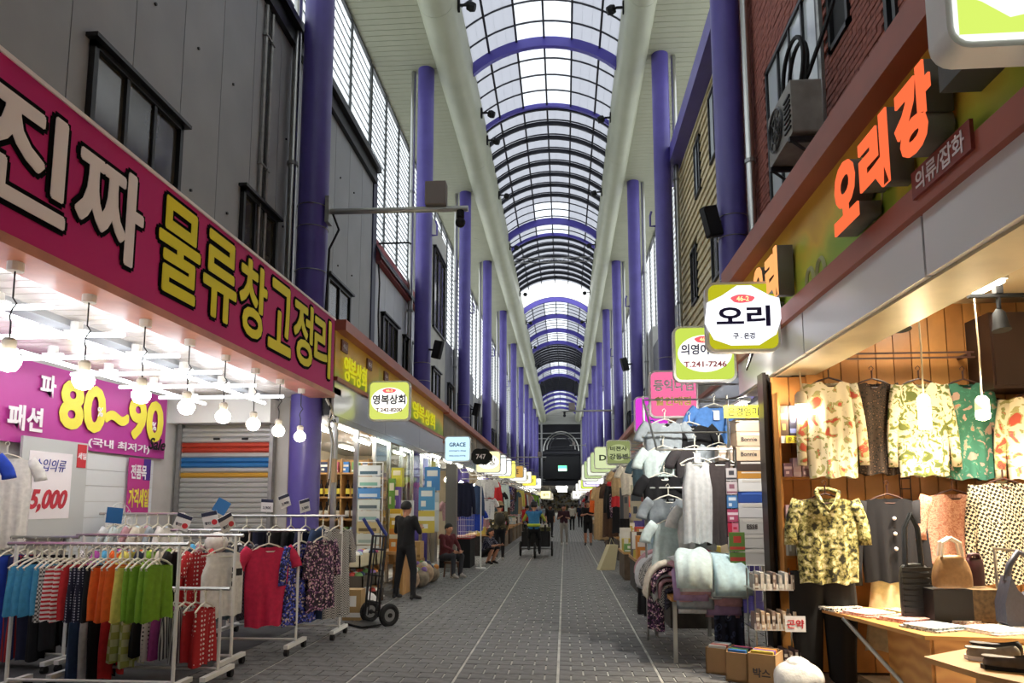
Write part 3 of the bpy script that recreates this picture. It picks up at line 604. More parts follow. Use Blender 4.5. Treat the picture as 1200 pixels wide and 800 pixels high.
# ================================================================ GARMENTS
def gmesh(kind, w, h, seed, sl=None):
    """hanging cloth, top centre at origin, faces -y; closed front and back sheets with folds"""
    rr = random.Random(seed); ph = rr.uniform(0, 6); k1 = rr.uniform(5, 8); dep = {'shorts': .055, 'trousers': .06}.get(kind, .05)
    legs = kind in ('shorts', 'trousers')
    nk = 0 if legs or kind == 'skirt' else (.55 if kind == 'tank' else .36); nu, nv = 18, 10
    def sheet(s):
        def fn(a, v):
            u = 2*a-1; hw = w/2
            if legs: hw *= .86+.14*min(1, v*1.6) if kind == 'shorts' else .92+.06*math.sin(v*5)
            elif kind == 'skirt': hw *= .7+.3*v
            elif kind == 'tank': hw *= .74 if v < .08 else (.72+.2*min(1, (v-.08)*5))
            elif kind == 'dress': hw *= .92 if v < .12 else .84+.22*v
            else: hw *= 1 if v < .1 else .93+.04*math.sin(v*4)
            zt = -.07*abs(u) if not legs else 0
            if abs(u) < nk:
                q = math.cos(u/nk*PI/2); zt -= ((.12 if kind == 'tank' else .085) if s < 0 else .03)*q
            zb = -h+.012*math.sin(u*k1+ph)
            if legs and abs(u) < .12: zb = -h+(h*(.45 if kind == 'shorts' else .68))*(1-abs(u)/.12)
            z = zt+(zb-zt)*v
            e = math.sqrt(max(0, 1-u*u)); amp = e if not legs else (1-v)*e+v*abs(math.sin(PI*u))
            y = s*(dep*amp+.02*v*math.sin(u*k1*1.9+ph)*e)+.018*math.sin(u*k1+ph+v*2)*v*e
            return (u*hw, y, z)
        return fn
    m = MB(); m.grid(sheet(-1), nu, nv); m.grid(sheet(1), nu, nv)
    me = m.mesh(kind, mBlackC, 2); bm = bmesh.new(); bm.from_mesh(me); bmesh.ops.remove_doubles(bm, verts=bm.verts, dist=.0015); bmesh.ops.recalc_face_normals(bm, faces=bm.faces); bm.to_mesh(me); bm.free()
    return me
def slmesh(L, s, w, flare=0):
    m = MB(); n = 5; pts = []
    for i in range(n+1):
        t = i/n; pts.append((s*(w/2-.055+(.12 if L < .3 else .09)*t+(.03*math.sin(t*3))), -.005-.02*t, -.055-L*t))
    m.tube(pts, [.072-.026*min(1, t/n*1.3)+flare*(t/n) for t in range(n+1)], 8)
    m.v = [(x, y*.5, z) for x, y, z in m.v]
    return m.mesh('sleeve', mBlackC, 2)
hangW = MB().tube([(0, 0, .10), (.018, 0, .13), (0, 0, .155), (-.025, 0, .135), (-.02, 0, .12)], .004, 5).tube([(0, 0, .11), (0, 0, .03), (-.1, 0, .0), (-.18, 0, -.045), (-.17, 0, -.06), (.17, 0, -.06), (.18, 0, -.045), (.1, 0, .0), (0, 0, .03)], .009, 5)
mHanW = mat('white_plastic_hanger', '#dcd9c9', .45); mHanB = mat('dark_wire_hanger', '#4a2f2a', .4)
HM = {'w': hangW.mesh('hanger', mHanW), 'b': hangW.mesh('hanger', mHanB)}
GC = {}
def getm(key, fn):
    if key not in GC: GC[key] = fn()
    return GC[key]
def setm(o, m): o.material_slots[0].link = 'OBJECT'; o.material_slots[0].material = m; return o
def garment(name, label, cat, kind, m, loc, rz=0, w=.46, h=.62, seed=0, sleeve=None, hanger='w', group=None, sleeve_m=None, parts=True):
    """loc = where the hook sits on its rail"""
    t = thing(name, label, cat, loc, rz, group); dz = -.155 if hanger else 0
    base_kind = kind
    b = setm(put('cloth', getm((kind, w, h, seed % 4), lambda: gmesh(kind, w, h, seed % 4)), t, (0, 0, dz+(-.03 if kind in ('shorts', 'trousers', 'skirt') else .02))), m)
    if sleeve:
        L, fl = {'short': (.2, .02), 'long': (.78, .0), 'half': (.4, .015)}[sleeve]
        for s in (-1, 1): setm(put('sleeve', getm(('s', L, s, w), lambda: slmesh(L, s, w, fl)), t, (0, 0, dz+.02)), sleeve_m or m)
    if hanger: put('hanger', HM[hanger], t, (0, 0, -.15))
    return t
C_ = lambda n, c: mat('cloth_'+n, c, .88, n=(22, .12))
def stripes(n, a, b, sc, rot=(0, 0, 0)): return pat('cloth_'+n, 'wave', sc, [(0, a), (.5, b)], rot=rot)
def spots(n, a, b, sc, r=.25): return pat('cloth_'+n, 'dots', sc, [(0, b), (r, a)], rand=0)
def checks(n, a, b, sc): return pat('cloth_'+n, 'check', sc, [(0, a), (.5, b)])
def floral(n, cols, sc): return pat('cloth_'+n, 'cells', sc, [(i/len(cols), c) for i, c in enumerate(cols)])
G = dict(
 sky=C_('sky_blue', '#4fa3cf'), grid=checks('white_black_grid', '#d9d9d6', '#5a5a5a', 60), redst=stripes('red_white_stripe', '#c8272f', '#efe9e6', 9), red=C_('red', '#c62a30'),
 nav=spots('navy_white_fleck', '#1b1b34', '#b8b8c8', 45, .3), black=C_('black', '#101014'), orange=C_('orange', '#e0621f'), lemon=C_('lemon', '#dfd56a'), green=C_('apple_green', '#76a128'),
 white=C_('white', '#dcdad6'), cream=C_('cream', '#d8cfbd'), teal=C_('grey_teal', '#4b626c'), pink=C_('hot_pink', '#c8264f'), navy=C_('navy', '#1a1e38'), royal=C_('royal_blue', '#2447b8'), denim=C_('denim', '#33486b'),
 polka=spots('white_black_polka', '#e2e2de', '#1c1c20', 28), redpolka=spots('red_white_polka', '#b51f26', '#efe6e0', 24), mag=C_('magenta', '#b04a9c'), pin=stripes('grey_pinstripe', '#dcdcdc', '#4c4c55', 16, (0, PI/2, 0)),
 lime=checks('lime_check', '#b8c26a', '#d9dfae', 16), jersey=stripes('navy_red_stripe', '#28305e', '#b02a2c', 5, (0, PI/2, 0)), gingham=checks('gingham_black_white', '#2b2b2d', '#c6c3bc', 70),
 bluefl=floral('blue_floral', ['#1d1f55', '#2e3aa0', '#1a1a3e', '#5a63c8', '#20204a', '#c6b3a8', '#3a4fc0', '#18183a'], 60), purpfl=floral('plum_floral', ['#1c1020', '#3a1f40', '#20142a', '#b98aa0', '#2a1a30', '#6a3a68', '#140c18', '#d2b8b4'], 60),
 dkcheck=checks('dark_check', '#2e2e36', '#585866', 50), grey=C_('mid_grey', '#98a1a7'), char=C_('charcoal', '#3a3638'), mint=C_('pale_mint_grey', '#cddedc'), tee=C_('cornflower_blue', '#4f7fc0'), lgrey=C_('light_grey', '#cfd2d3'), brown=C_('brown', '#5a4234'), tan=C_('tan', '#b89a70'), rose=C_('dusty_rose', '#b98f95'))
# ================================================================ LEFT CLOTHES SHOP
mShopW = mat('shop_wall_white', '#c9c6c2', .6, n=(2, .1)); mSlat = mat('glossy_ceiling_slat', '#cfc6bf', .22, n=(1.3, .1))
mTube = lamp('cool_tube', '#f4f8ff', 4.2); mBulb = lamp('warm_bulb', '#fff3dc', 16)
wl = struct(box(-6.2, -6.0, -16, 10.8, 0, 3.5).build('wall_left', mShopW), 'back wall of the left clothes shop')
we = struct(box(-6.2, -4.2, 10.62, 10.8, 0, 3.5).build('wall_left', mShopW), 'end wall of the left clothes shop behind the shutter')
ce = struct(box(-6.2, -3.5, -16, 10.8, 3.3, 3.4).build('ceiling_left', mBlackM), 'slatted bright ceiling of the left clothes shop')
sm = box(-5.98, -3.8, 0, .148, 3.26, 3.3).mesh('slat', mSlat)
for k in range(54): put('slat', sm, ce, (0, 1.95+.16*k, 0))
tubm = MB().cyl((-.45, 0, 0), (.45, 0, 0), .022, n=8).mesh('tube', mTube); tub2 = MB().cyl((0, -.42, -.03), (0, .42, -.03), .022, n=8).mesh('tube', mTube)
fixm = MB().cyl((0, 0, 0), (0, 0, .1), .05, n=10).box(-.1, .1, -.03, .03, .0, .03).mesh('fixture', mWhiteP)
n = 0
for j, Y in enumerate((3.2, 4.1, 5.0, 5.9, 6.8, 7.7, 8.6, 9.5)):
    for X in (-4.35, -5.25):
        t = thing('cross_tube_light', f'{ORD[j]} crossed fluorescent tube light of the {"aisle" if X > -5 else "wall"} side row on the left shop ceiling', 'ceiling light', (X, Y, 3.11), 0, 'crossed tube lights in the left shop')
        put('tube', tubm, t); put('tube', tub2, t); put('fixture', fixm, t, (0, 0, .02))
cordm = MB().tube([(0, 0, .66), (0, 0, .42), (.03, 0, .38), (0, 0, .34), (-.02, .01, .3), (0, 0, .25), (0, 0, .12)], .006, 5).mesh('cord', mBlackM)
sockm = MB().lathe([(.028, .06), (.04, .07), (.045, .13), (.03, .15)], n=12).mesh('socket', mat('grey_lamp_socket', '#c9c3ba', .4), 1)
blbm = MB().lathe([(.01, -.075), (.05, -.062), (.075, -.02), (.078, .01), (.06, .045), (.04, .062)], n=16).mesh('bulb', mBulb, 2)
capm = MB().lathe([(.05, .6), (.05, .66)], n=10).mesh('ceiling_rose', mWhiteP)
for k in range(8):
    t = thing('pendant_bulb', f'{ORD[k]} pendant bulb hanging under the magenta sign', 'lamp', (-3.62, 4.29+.735*k, 2.54), 0, 'pendant bulbs under the magenta sign')
    put('cord', cordm, t); put('socket', sockm, t); put('bulb', blbm, t); put('ceiling_rose', capm, t)
# banner on the back wall
mBan = mat('pink_banner', '#b83a96', .5, n=(1.2, .08)); mBY = mat('banner_yellow', '#f0e24a', .5); mBW = mat('banner_white', '#f2ecf0', .5)
t = thing('sale_banner', 'pink sale banner with yellow numerals across the back wall on the left', 'banner', (-5.93, 3, 2.28))
MB().grid(lambda a, v: (.012*math.sin(a*30)+.01, 7.1*a, .92*v), 40, 2).build('sheet', mBan, t, 1)
text('numerals', '80~90', mBY, t, .54, (.035, 5.88, .52), '+x', 0, .006, 2.1, fat=.03); text('small_percent', '%', mBW, t, .12, (.045, 5.52, .5), '+x', .02, .004); text('small_percent', '%', mBW, t, .12, (.045, 6.72, .45), '+x', .02, .004)
text('lettering', '파', mBW, t, .26, (.035, 4.6, .68), '+x', .03, .006); text('lettering', '패션', mBW, t, .28, (.035, 4.3, .27), '+x', .03, .006); text('lettering', '(국내 최저가)', mBW, t, .13, (.035, 6.0, .1), '+x', .02, .006, 1.3)
text('script_lettering', 'Sale', mBlack, t, .17, (.045, 6.82, .2), '+x', .02, .005, .42, .3)
# roll-up shutter facing the camera
t = thing('roll_shutter', 'grey roll-up shutter with red, blue and yellow stripes at the end of the left shop', 'shutter', (-5.08, 10.5, 0))
sh = {c: MB().prism([(-.0, 0), (-.018, .02), (-.018, .055), (0, .074)], -.8, .6, 'x').mesh('slat', mat('shutter_'+c, h, .35, .3)) for c, h in (('grey', '#b5b5b2'), ('red', '#b8402c'), ('blue', '#2f74b0'), ('yellow', '#c99a3a'))}
for j in range(36):
    z = .02+.077*j; c = 'red' if 31 <= j <= 32 else 'blue' if 28 <= j <= 29 else 'yellow' if j in (26,) else 'grey'
    put('slat', sh[c], t, (0, 0, z))
for x in (-.86, .6): box(x, x+.06, -.06, .05, 0, 2.85).build('guide_rail', mGal, t)
box(-.95, .68, -.25, .08, 2.84, 3.2).build('header_box', mWhiteP, t)
for x in (-.25, .2): box(x-.05, x+.05, -.03, -.018, 2.6, 2.63).build('slot', mBlack, t)
struct(box(-4.2, -4.0, 10.5, 10.78, 0, 3.2).build('trim_6', mat('tan_door_post', '#a58f74', .6)), 'tan post between shutter and purple column')
# white shutter door, board, poster, fan on the back wall
t = thing('white_door', 'white ribbed sliding door below the banner on the left', 'door', (-5.97, 8.15, 0))
for j in range(11): box(0, .03, 0, 1.7, .05+.2*j, .245+.2*j).build('rib', mat('white_door_paint', '#dfe2e3', .4), t)
t = thing('sale_poster', 'pink poster with white and yellow lettering on the white door', 'poster', (-5.9, 9.2, 1.5))
box(0, .01, 0, .5, 0, .75).build('sheet', mat('poster_pink', '#c23a8c', .5), t); box(.012, .014, .33, .5, .45, .75).build('corner', mat('poster_violet', '#4a2a8c', .5), t)
text('lettering', '전품목', mBW, t, .2, (.015, .22, .56), '+x', .03, .003, .36); text('lettering', '가격세일', mBY, t, .26, (.015, .25, .2), '+x', .03, .003, .46)
t = thing('notice_board', 'white notice board with blue and red handwriting behind the racks', 'board', (-5.85, 7.2, 1.25), .0)
box(0, .03, 0, 1.05, 0, 1.1).build('board', mat('board_grey', '#c2c5c4', .5), t); box(.032, .036, .1, .78, .2, .95).build('paper', mBW, t)
text('handwriting', '수입의류', mat('blue_ink', '#2b3a9c', .5), t, .14, (.04, .42, .8), '+x', .0, .003, .5, .3); text('handwriting', '5,000', mat('red_ink', '#c22a3c', .5), t, .26, (.04, .43, .4), '+x', .04, .003, .6, .3)
p = box(.032, .036, .86, 1.02, .8, 1.08).build('red_tag', mat('red_tag', '#c8303a', .5), t); text('tag_lettering', '세일', mBW, p, .08, (.037, .94, .94), '+x', .02, .003)
t = thing('desk_fan', 'wire guard of a pale fan standing behind the racks', 'fan', (-5.72, 8.72, 1.0))
m = MB()
for r in (.28, .2, .12): m.tube([(.05, r*math.cos(a), .35+r*math.sin(a)) for a in [2*PI*k/20 for k in range(21)]], .006, 4)
for k in range(16): m.cyl((.06, 0, .35), (.05, .28*math.cos(k*PI/8), .35+.28*math.sin(k*PI/8)), .004, n=4)
m.build('guard', mWhiteP, t)
for k in range(4): MB().prism([(0, 0), (.22*math.cos(k*PI/2), .22*math.sin(k*PI/2)), (.22*math.cos(k*PI/2+.9), .22*math.sin(k*PI/2+.9))], .0, .02, 'x').build('blade', mat('fan_blade', '#b9c6cc', .4), t, loc=(0, 0, .35))
MB().cyl((-.03, 0, -1.0), (-.03, 0, .2), .03, n=8).build('stand', mWhiteP, t); MB().cyl((-.03, 0, -1.0), (-.03, 0, -.96), .2, n=16).build('foot', mWhiteP, t)
# ---- clothes racks
def rack(lab, x0, x1, y, z, feet=True, yaw=0):
    t = thing('clothes_rack', lab, 'clothes rack', ((x0+x1)/2, y, 0), yaw); w = (x1-x0)/2
    MB().cyl((-w-.08, 0, z), (w+.08, 0, z), .016, n=8).build('rail', mSteel, t); MB().cyl((-w, 0, .13), (w, 0, .13), .014, n=8).build('lower_bar', mWhiteP, t)
    for s in (-1, 1):
        MB().cyl((s*w, 0, .1), (s*w, 0, z), .016, n=8).build('post', mWhiteP, t)
        f = box(s*w-.025, s*w+.025, -.28, .28, .075, .115).build('foot', mWhiteP, t)
        for q in (-.25, .25): MB().cyl((s*w-.02, q, .037), (s*w+.02, q, .037), .037, n=10).build('caster', mBlack, f)
    return t
rack('front clothes rack full of bright shorts on the left', -4.75, -3.28, 5.9, 1.27)
rack('low clothes rack of patterned shorts behind the front rack', -4.55, -3.15, 6.42, .84)
rack('clothes rack with a white sleeveless top at its end', -4.9, -3.3, 6.98, 1.3)
rack('clothes rack of long blouses ending in a pink shirt', -4.4, -2.98, 7.85, 1.32)
rack('clothes rack nearest the hand truck with a checked dress', -4.2, -2.78, 8.75, 1.47)
rack('clothes rack of sports trousers at the left edge', -6.0-.0+.1, -4.98, 6.9, 1.28)
rack('tall back rack of shirts under the notice board', -5.5, -4.6, 8.2, 1.5)
def fill(items, x0, x1, y, z, grp, where):
    n = len(items)
    for i, (kd, mk, nm, cat, w, h, sl, desc) in enumerate(items):
        x = x0+(x1-x0)*(i+.5)/n; c = garment(nm, f'{desc} {where}', cat, kd, G[mk], (x, y, z), PI/2+r0.uniform(-.12, .12), w, h, i, sl, 'w', grp)
O5 = ['first', 'second', 'third', 'fourth', 'fifth']
sh_ = [('shorts', 'sky', 'sky blue shorts'), ('shorts', 'sky', 'sky blue shorts'), ('shorts', 'sky', 'sky blue shorts'), ('shorts', 'sky', 'sky blue shorts'), ('shorts', 'grid', 'white shorts with a dark grid'), ('shorts', 'redst', 'red and white striped shorts'), ('shorts', 'redst', 'red and white striped shorts'), ('shorts', 'red', 'plain red shorts'), ('shorts', 'nav', 'navy flecked shorts'), ('shorts', 'nav', 'navy flecked shorts'), ('shorts', 'black', 'black shorts'), ('shorts', 'orange', 'orange shorts'), ('shorts', 'orange', 'orange shorts'), ('shorts', 'orange', 'orange shorts'), ('shorts', 'lemon', 'lemon yellow shorts'), ('shorts', 'green', 'apple green shorts'), ('shorts', 'green', 'apple green shorts'), ('shorts', 'green', 'apple green shorts'), ('shorts', 'green', 'apple green shorts')]
cnt = {}; its = []
for kd, mk, d in sh_:
    cnt[d] = cnt.get(d, 0)+1; tot = sum(1 for q in sh_ if q[2] == d)
    its.append((kd, mk, 'shorts', 'shorts', .4, .44 if mk not in ('sky',) else .4, None, (f'{O5[cnt[d]-1]} of the {d}, counted from the left,' if tot > 1 else d)))
fill(its, -4.68, -3.42, 5.9, 1.27, 'shorts on the front rack', 'on the front rack')
low = [('trousers', 'denim', 'pale denim trousers', .62), ('trousers', 'white', 'white trousers', .62), ('trousers', 'black', 'black trousers', .62), ('shorts', 'red', 'long red shorts', .6), ('shorts', 'lime', 'lime checked shorts', .45), ('shorts', 'lime', 'lime checked shorts with turn-ups', .5), ('shorts', 'black', 'small black shorts', .4), ('shorts', 'polka', 'white shorts with black polka dots', .45), ('shorts', 'mag', 'magenta shorts', .42), ('shorts', 'pin', 'pinstriped shorts', .42), ('shorts', 'pin', 'narrow pinstriped shorts', .45), ('shorts', 'red', 'dark red shorts', .45), ('shorts', 'redpolka', 'red shorts with white dots', .48)]
fill([(k, m_, 'trousers' if k == 'trousers' else 'shorts', 'trousers' if k == 'trousers' else 'shorts', .38, h, None, d) for k, m_, d, h in low], -4.5, -3.25, 6.42, .84, 'trousers and shorts on the low rack', 'on the low rack')
fill([('shirt', 'grid', 'shirt', 'shirt', .46, .6, 'short', 'white gridded shirt'), ('shirt', 'mag', 'shirt', 'shirt', .46, .6, 'short', 'magenta shirt'), ('shirt', 'sky', 'shirt', 'shirt', .46, .6, 'short', 'sky blue shirt'), ('shirt', 'orange', 'shirt', 'shirt', .46, .6, 'short', 'orange shirt'), ('shirt', 'lemon', 'shirt', 'shirt', .46, .6, 'short', 'yellow shirt'), ('shirt', 'navy', 'shirt', 'shirt', .46, .6, 'short', 'navy shirt'), ('shirt', 'green', 'shirt', 'shirt', .46, .6, 'short', 'green shirt'), ('shirt', 'cream', 'shirt', 'shirt', .46, .6, 'short', 'cream shirt'), ('shirt', 'black', 'shirt', 'shirt', .46, .6, 'short', 'black shirt'), ('dress', 'redpolka', 'dress', 'dress', .46, .85, None, 'red polka dot dress'), ('dress', 'redpolka', 'dress', 'dress', .46, .9, 'short', 'second red polka dot dress')], -4.8, -3.62, 6.98, 1.3, 'clothes on the second rack', 'on the rack of the white top')
garment('sleeveless_top', 'white sleeveless top with a dark print at the end of its rack', 'top', 'tank', G['white'], (-3.42, 6.98, 1.3), PI/2-.55, .5, .66, 1)
o = [q for q in COL.objects if q.name.startswith('sleeveless_top')][0]
for z_ in (-.36, -.42, -.5): box(.05, .08, -.09, -.078, z_, z_+.045).build('dark_print', mBlack, o)
box(.1, .16, -.088, -.076, -.4, -.33).build('dark_print', mBlack, o)
tp = thing('hooded_top', 'grey teal hooded top with a pale hood behind the white sleeveless top', 'hoodie', (-3.72, 7.45, 1.3), PI/2-.3)
setm(put('cloth', gmesh('shirt', .5, .78, 2), tp, (0, 0, -.14)), G['teal'])
for s in (-1, 1): setm(put('sleeve', getm(('s', .62, s, .46), lambda: slmesh(.62, s, .46)), tp, (0, 0, -.14)), G['teal'])
MB().ball((0, .02, -.1), .13, 10, 7, (1.1, .7, .9)).build('hood', G['white'], tp, 2); put('hanger', HM['w'], tp, (0, 0, -.15))
fill([('shirt', 'cream', 'shirt', 'shirt', .46, .7, 'short', 'cream long shirt'), ('shirt', 'sky', 'shirt', 'shirt', .46, .7, 'short', 'light blue long shirt'), ('shirt', 'rose', 'shirt', 'shirt', .46, .7, 'short', 'dusty rose shirt'), ('shirt', 'black', 'shirt', 'shirt', .46, .7, 'short', 'black long shirt'), ('shirt', 'lgrey', 'shirt', 'shirt', .46, .7, 'short', 'light grey shirt'), ('shirt', 'dkcheck', 'shirt', 'shirt', .46, .8, 'half', 'dark checked shirt'), ('shirt', 'dkcheck', 'shirt', 'shirt', .46, .82, 'half', 'second dark checked shirt')], -4.3, -3.5, 7.85, 1.32, 'blouses on the third rack', 'on the rack of the pink shirt')
garment('pink_shirt', 'hot pink short sleeved shirt hanging at the front of its rack', 'shirt', 'shirt', G['pink'], (-3.22, 7.6, 1.31), PI/2-.75, .52, .86, 3, 'short')
garment('floral_tunic', 'blue floral tunic next to the pink shirt', 'tunic', 'dress', G['bluefl'], (-3.0, 7.98, 1.32), PI/2-.3, .56, .9, 1, 'half')
garment('floral_tunic', 'plum floral tunic to the right of the blue floral one', 'tunic', 'dress', G['purpfl'], (-2.84, 8.22, 1.36), PI/2-.3, .52, .82, 2, 'half')
fill([('trousers', 'black', 'trousers', 'trousers', .42, 1.0, None, 'black trousers'), ('trousers', 'navy', 'trousers', 'trousers', .42, 1.05, None, 'navy trousers'), ('trousers', 'char', 'trousers', 'trousers', .42, 1.05, None, 'charcoal trousers'), ('dress', 'black', 'dress', 'dress', .46, 1.1, 'half', 'long black dress'), ('dress', 'navy', 'dress', 'dress', .46, 1.1, 'half', 'long navy dress')], -4.1, -3.15, 8.75, 1.47, 'clothes on the fourth rack', 'on the rack by the hand truck')
garment('denim_dress', 'long blue denim dress beside the checked dress', 'dress', 'dress', G['denim'], (-3.02, 8.75, 1.47), PI/2-.3, .46, 1.12, 0, 'half')
garment('checked_dress', 'long black and white checked dress at the end of the racks', 'dress', 'dress', G['gingham'], (-2.82, 8.75, 1.47), PI/2-.4, .46, 1.1, 1, 'half')
fill([('trousers', 'sky', 'trousers', 'trousers', .42, .98, None, 'light blue sports trousers'), ('trousers', 'royal', 'trousers', 'trousers', .42, 1.0, None, 'royal blue sports trousers'), ('trousers', 'jersey', 'trousers', 'trousers', .42, 1.0, None, 'navy sports trousers with red stripes'), ('trousers', 'navy', 'trousers', 'trousers', .42, 1.0, None, 'navy sports trousers'), ('trousers', 'black', 'trousers', 'trousers', .42, 1.0, None, 'black sports trousers'), ('trousers', 'black', 'trousers', 'trousers', .42, .9, None, 'short black sports trousers')], -5.8, -5.02, 6.9, 1.28, 'sports trousers at the left edge', 'at the left edge')
fill([('shirt', a, 'shirt', 'shirt', .46, .62, 'short', d) for a, d in (('lgrey', 'light grey shirt'), ('mint', 'mint shirt'), ('rose', 'rose shirt'), ('cream', 'cream shirt'), ('grey', 'mid grey shirt'), ('white', 'white shirt'))], -5.45, -4.65, 8.2, 1.5, 'shirts on the back rack', 'on the back rack')
garment('white_tee', 'long white shirt hanging below the banner at the left edge', 'shirt', 'shirt', G['white'], (-5.7, 6.85, 2.25), 1.0, .5, .95, 2, 'short')
garment('blue_tee', 'royal blue shirt hanging at the very left edge below the banner', 'shirt', 'shirt', G['royal'], (-5.6, 6.3, 2.25), 1.0, .5, .8, 1, 'short')
# price cards clipped on the rails
mCardN = mat('card_navy', '#2a2f4c', .5); mCardW = mat('card_white', '#e4e4e6', .5); mCardR = mat('card_red', '#c8303c', .5); mCardB = mat('card_blue', '#2f6fae', .5)
for i, (x, y, z, rz, c, d) in enumerate([(-3.9, 6.98, 1.34, .3, 'n', 'white price card with a red disc, leftmost of the cards'), (-3.55, 6.98, 1.36, .2, 'n', 'white price card with a red disc above the white sleeveless top'), (-3.36, 6.98, 1.34, .9, 'n', 'tilted price card with a red disc at the rail end'), (-3.95, 7.85, 1.5, .4, 'b', 'blue card sticking up above the racks'), (-3.75, 8.75, 1.5, .1, 'p', 'navy topped price card near the shutter'), (-3.5, 8.75, 1.56, .9, 'p', 'tilted white price card near the shutter'), (-3.25, 8.75, 1.5, 1.0, 'p', 'price card above the plum tunic'), (-4.6, 6.98, 1.4, .3, 'b', 'small pale blue card by the pink poster')]):
    t = thing('price_card', d, 'price card', (x, y, z), rz, 'price cards on the racks'); t.rotation_euler = (.12, [.35, -.2, -.5, .5, .05, -.35, -.25, .1][i], rz); MB().cyl((0, 0, -.06), (0, 0, .02), .004, n=4).build('clip', mSteel, t)
    box(-.075, .075, -.004, .004, .02, .18).build('card', mCardB if c == 'b' else mCardW, t)
    if c != 'b': box(-.075, .075, -.006, -.004, .14, .18).build('header', mCardN, t)
    if c == 'n': MB().prism(disc(.028, .028, 14, .035, .07), -.007, -.004).build('red_disc', mCardR, t); text('price', '할인', mCardN, t, .03, (-.03, -.006, .07), '-y', .02, .002)
    if c == 'p': text('price', '3,900', mCardN, t, .04, (0, -.006, .07), '-y', .02, .002)
# ================================================================ LEFT: SHOPS BEYOND THE COLUMN
mWarmW = mat('shop_wall_cream', '#c2b59c', .7, n=(2, .12)); mWoodS = mat('pine_shelf', '#b98d55', .5, n=(6, .15)); mGlass = glassmat('shop_glass')
mCard = mat('cardboard', '#a9855a', .8, n=(5, .1)); mWicker = mat('pale_basket', '#b39a72', .7, n=(30, .25))
struct(box(-6.4, -6.2, 10.8, 105, 0, 3.6).build('wall_left', mWarmW), 'cream back wall of the shops along the left')
struct(box(-6.2, -3.68, 10.8, 105, 3.0, 3.1).build('ceiling_left', mat('shop_ceiling', '#b9bab8', .6)), 'low ceiling of the shops along the left')
struct(box(4.6, 4.8, -16, 105, 0, 3.6).build('wall_right', mWarmW), 'cream back wall of the shops along the right')
struct(box(2.53, 4.6, 7.35, 105, 2.96, 3.06).build('ceiling_right', mat('shop_ceiling', '#b9bab8', .6)), 'low ceiling of the shops along the right')
for i, Y in enumerate((19.7, 29, 39, 50, 62)): struct(box(-6.2, -3.6, Y, Y+.1, 0, 3.0).build('wall_left', mWarmW), f'{ORD[i]} partition between the left shops')
for i, Y in enumerate((16, 27, 40, 52)): struct(box(2.6, 4.6, Y, Y+.1, 0, 2.96).build('wall_right', mWarmW), f'{ORD[i]} partition between the right shops')
mTubeF = lamp('shop_tube', '#fbf6ea', 24)
tlm = MB().cyl((0, -.55, 0), (0, .55, 0), .025, n=8).mesh('tube', mTubeF); tlf = box(-.06, .06, -.6, .6, .03, .07).mesh('housing', mWhiteP)
def tube_light(lab, x, y, z, rz=0, grp='tube lights in the far shops'):
    t = thing('tube_light', lab, 'ceiling light', (x, y, z), rz, grp); put('tube', tlm, t); put('housing', tlf, t); box(-.01, .01, -.3, .3, .07, .09).build('mount', mWhiteP, t)
for i, (x, y) in enumerate([(-4.2, 12), (-5.2, 13), (-4.2, 14.4), (-5, 16), (-4.2, 17.8), (-4.6, 20.6), (-4.2, 23), (-4.2, 26), (-4.2, 31), (-4.2, 35), (-4.2, 42), (-4.2, 47), (-4.2, 56)]):
    tube_light(f'{ORD[i]} shop tube light under the left ceiling', x, y, 2.91)
for i, (x, y) in enumerate([(3.1, 9.2), (3.1, 11.5), (3.1, 14), (3.1, 18), (3.1, 21), (3.1, 24), (3.1, 30), (3.1, 35), (3.1, 45)]): tube_light(f'{ORD[i]} shop tube light under the right ceiling', x, y, 2.87)
for i, (x, y) in enumerate([(2.28, 9.6), (2.28, 11.2), (2.28, 12.8), (2.28, 14.6), (2.28, 16.6), (2.28, 19), (2.28, 22)]): tube_light(f'{ORD[i]} tube light under the right fascia over the stalls', x, y, 2.87, 0, 'tube lights under the right fascia')
for i, (x, y) in enumerate([(-3.72, 11.6), (-3.72, 14), (-3.72, 16.4), (-3.42, 18.6), (-3.42, 20.6), (-3.42, 22.8), (-3.42, 25.5)]): tube_light(f'{ORD[i]} tube light under the left fascia over the stalls', x, y, 2.88, 0, 'tube lights under the left fascia')
# bare bulbs over the far stalls
blf = MB().ball((0, 0, 0), .07, 10, 7).mesh('bulb', lamp('stall_bulb', '#fff1d6', 38), 2); crf = MB().cyl((0, 0, .06), (0, 0, .62), .006, n=4).mesh('cord', mBlackM)
for k, Y in enumerate((21, 24, 27.5, 31, 35, 40, 46, 53, 61, 70, 80, 92)):
    for X in (-3.52, 2.37):
        t = thing('stall_bulb', f'{ORD[k]} bare bulb hanging in front of the far {"left" if X < 0 else "right"} stalls', 'lamp', (X, Y, 2.36), 0, 'bare bulbs over the %s stalls' % ('left' if X < 0 else 'right')); put('bulb', blf, t); put('cord', crf, t)
# shopfront: steel posts, glass, door rail
t = thing('shopfront', 'steel framed glass shopfront under the silver fascia on the left', 'shopfront', (-3.56, 10.75, 0))
box(-.05, .05, 0, 8.9, 2.88, 2.97).build('head_rail', mSteel, t); box(-.04, .04, 0, 8.9, .0, .08).build('sill_rail', mSteel, t)
py = [0, 1.15, 2.3, 3.4, 4.5, 5.6, 6.7, 7.8, 8.85]
for a in py: box(-.035, .035, a-.035, a+.035, .08, 2.88).build('post', mSteel, t)
for a, b in zip(py[2:], py[3:]): box(-.006, .006, a+.035, b-.035, 1.0, 2.88).build('pane', mGlass, t)
struct(box(-4.2, -3.95, 10.8, 10.95, 0, 3.0).build('trim_7', mat('tan_door_post', '#a58f74')), 'tan timber post behind the nearest left column')
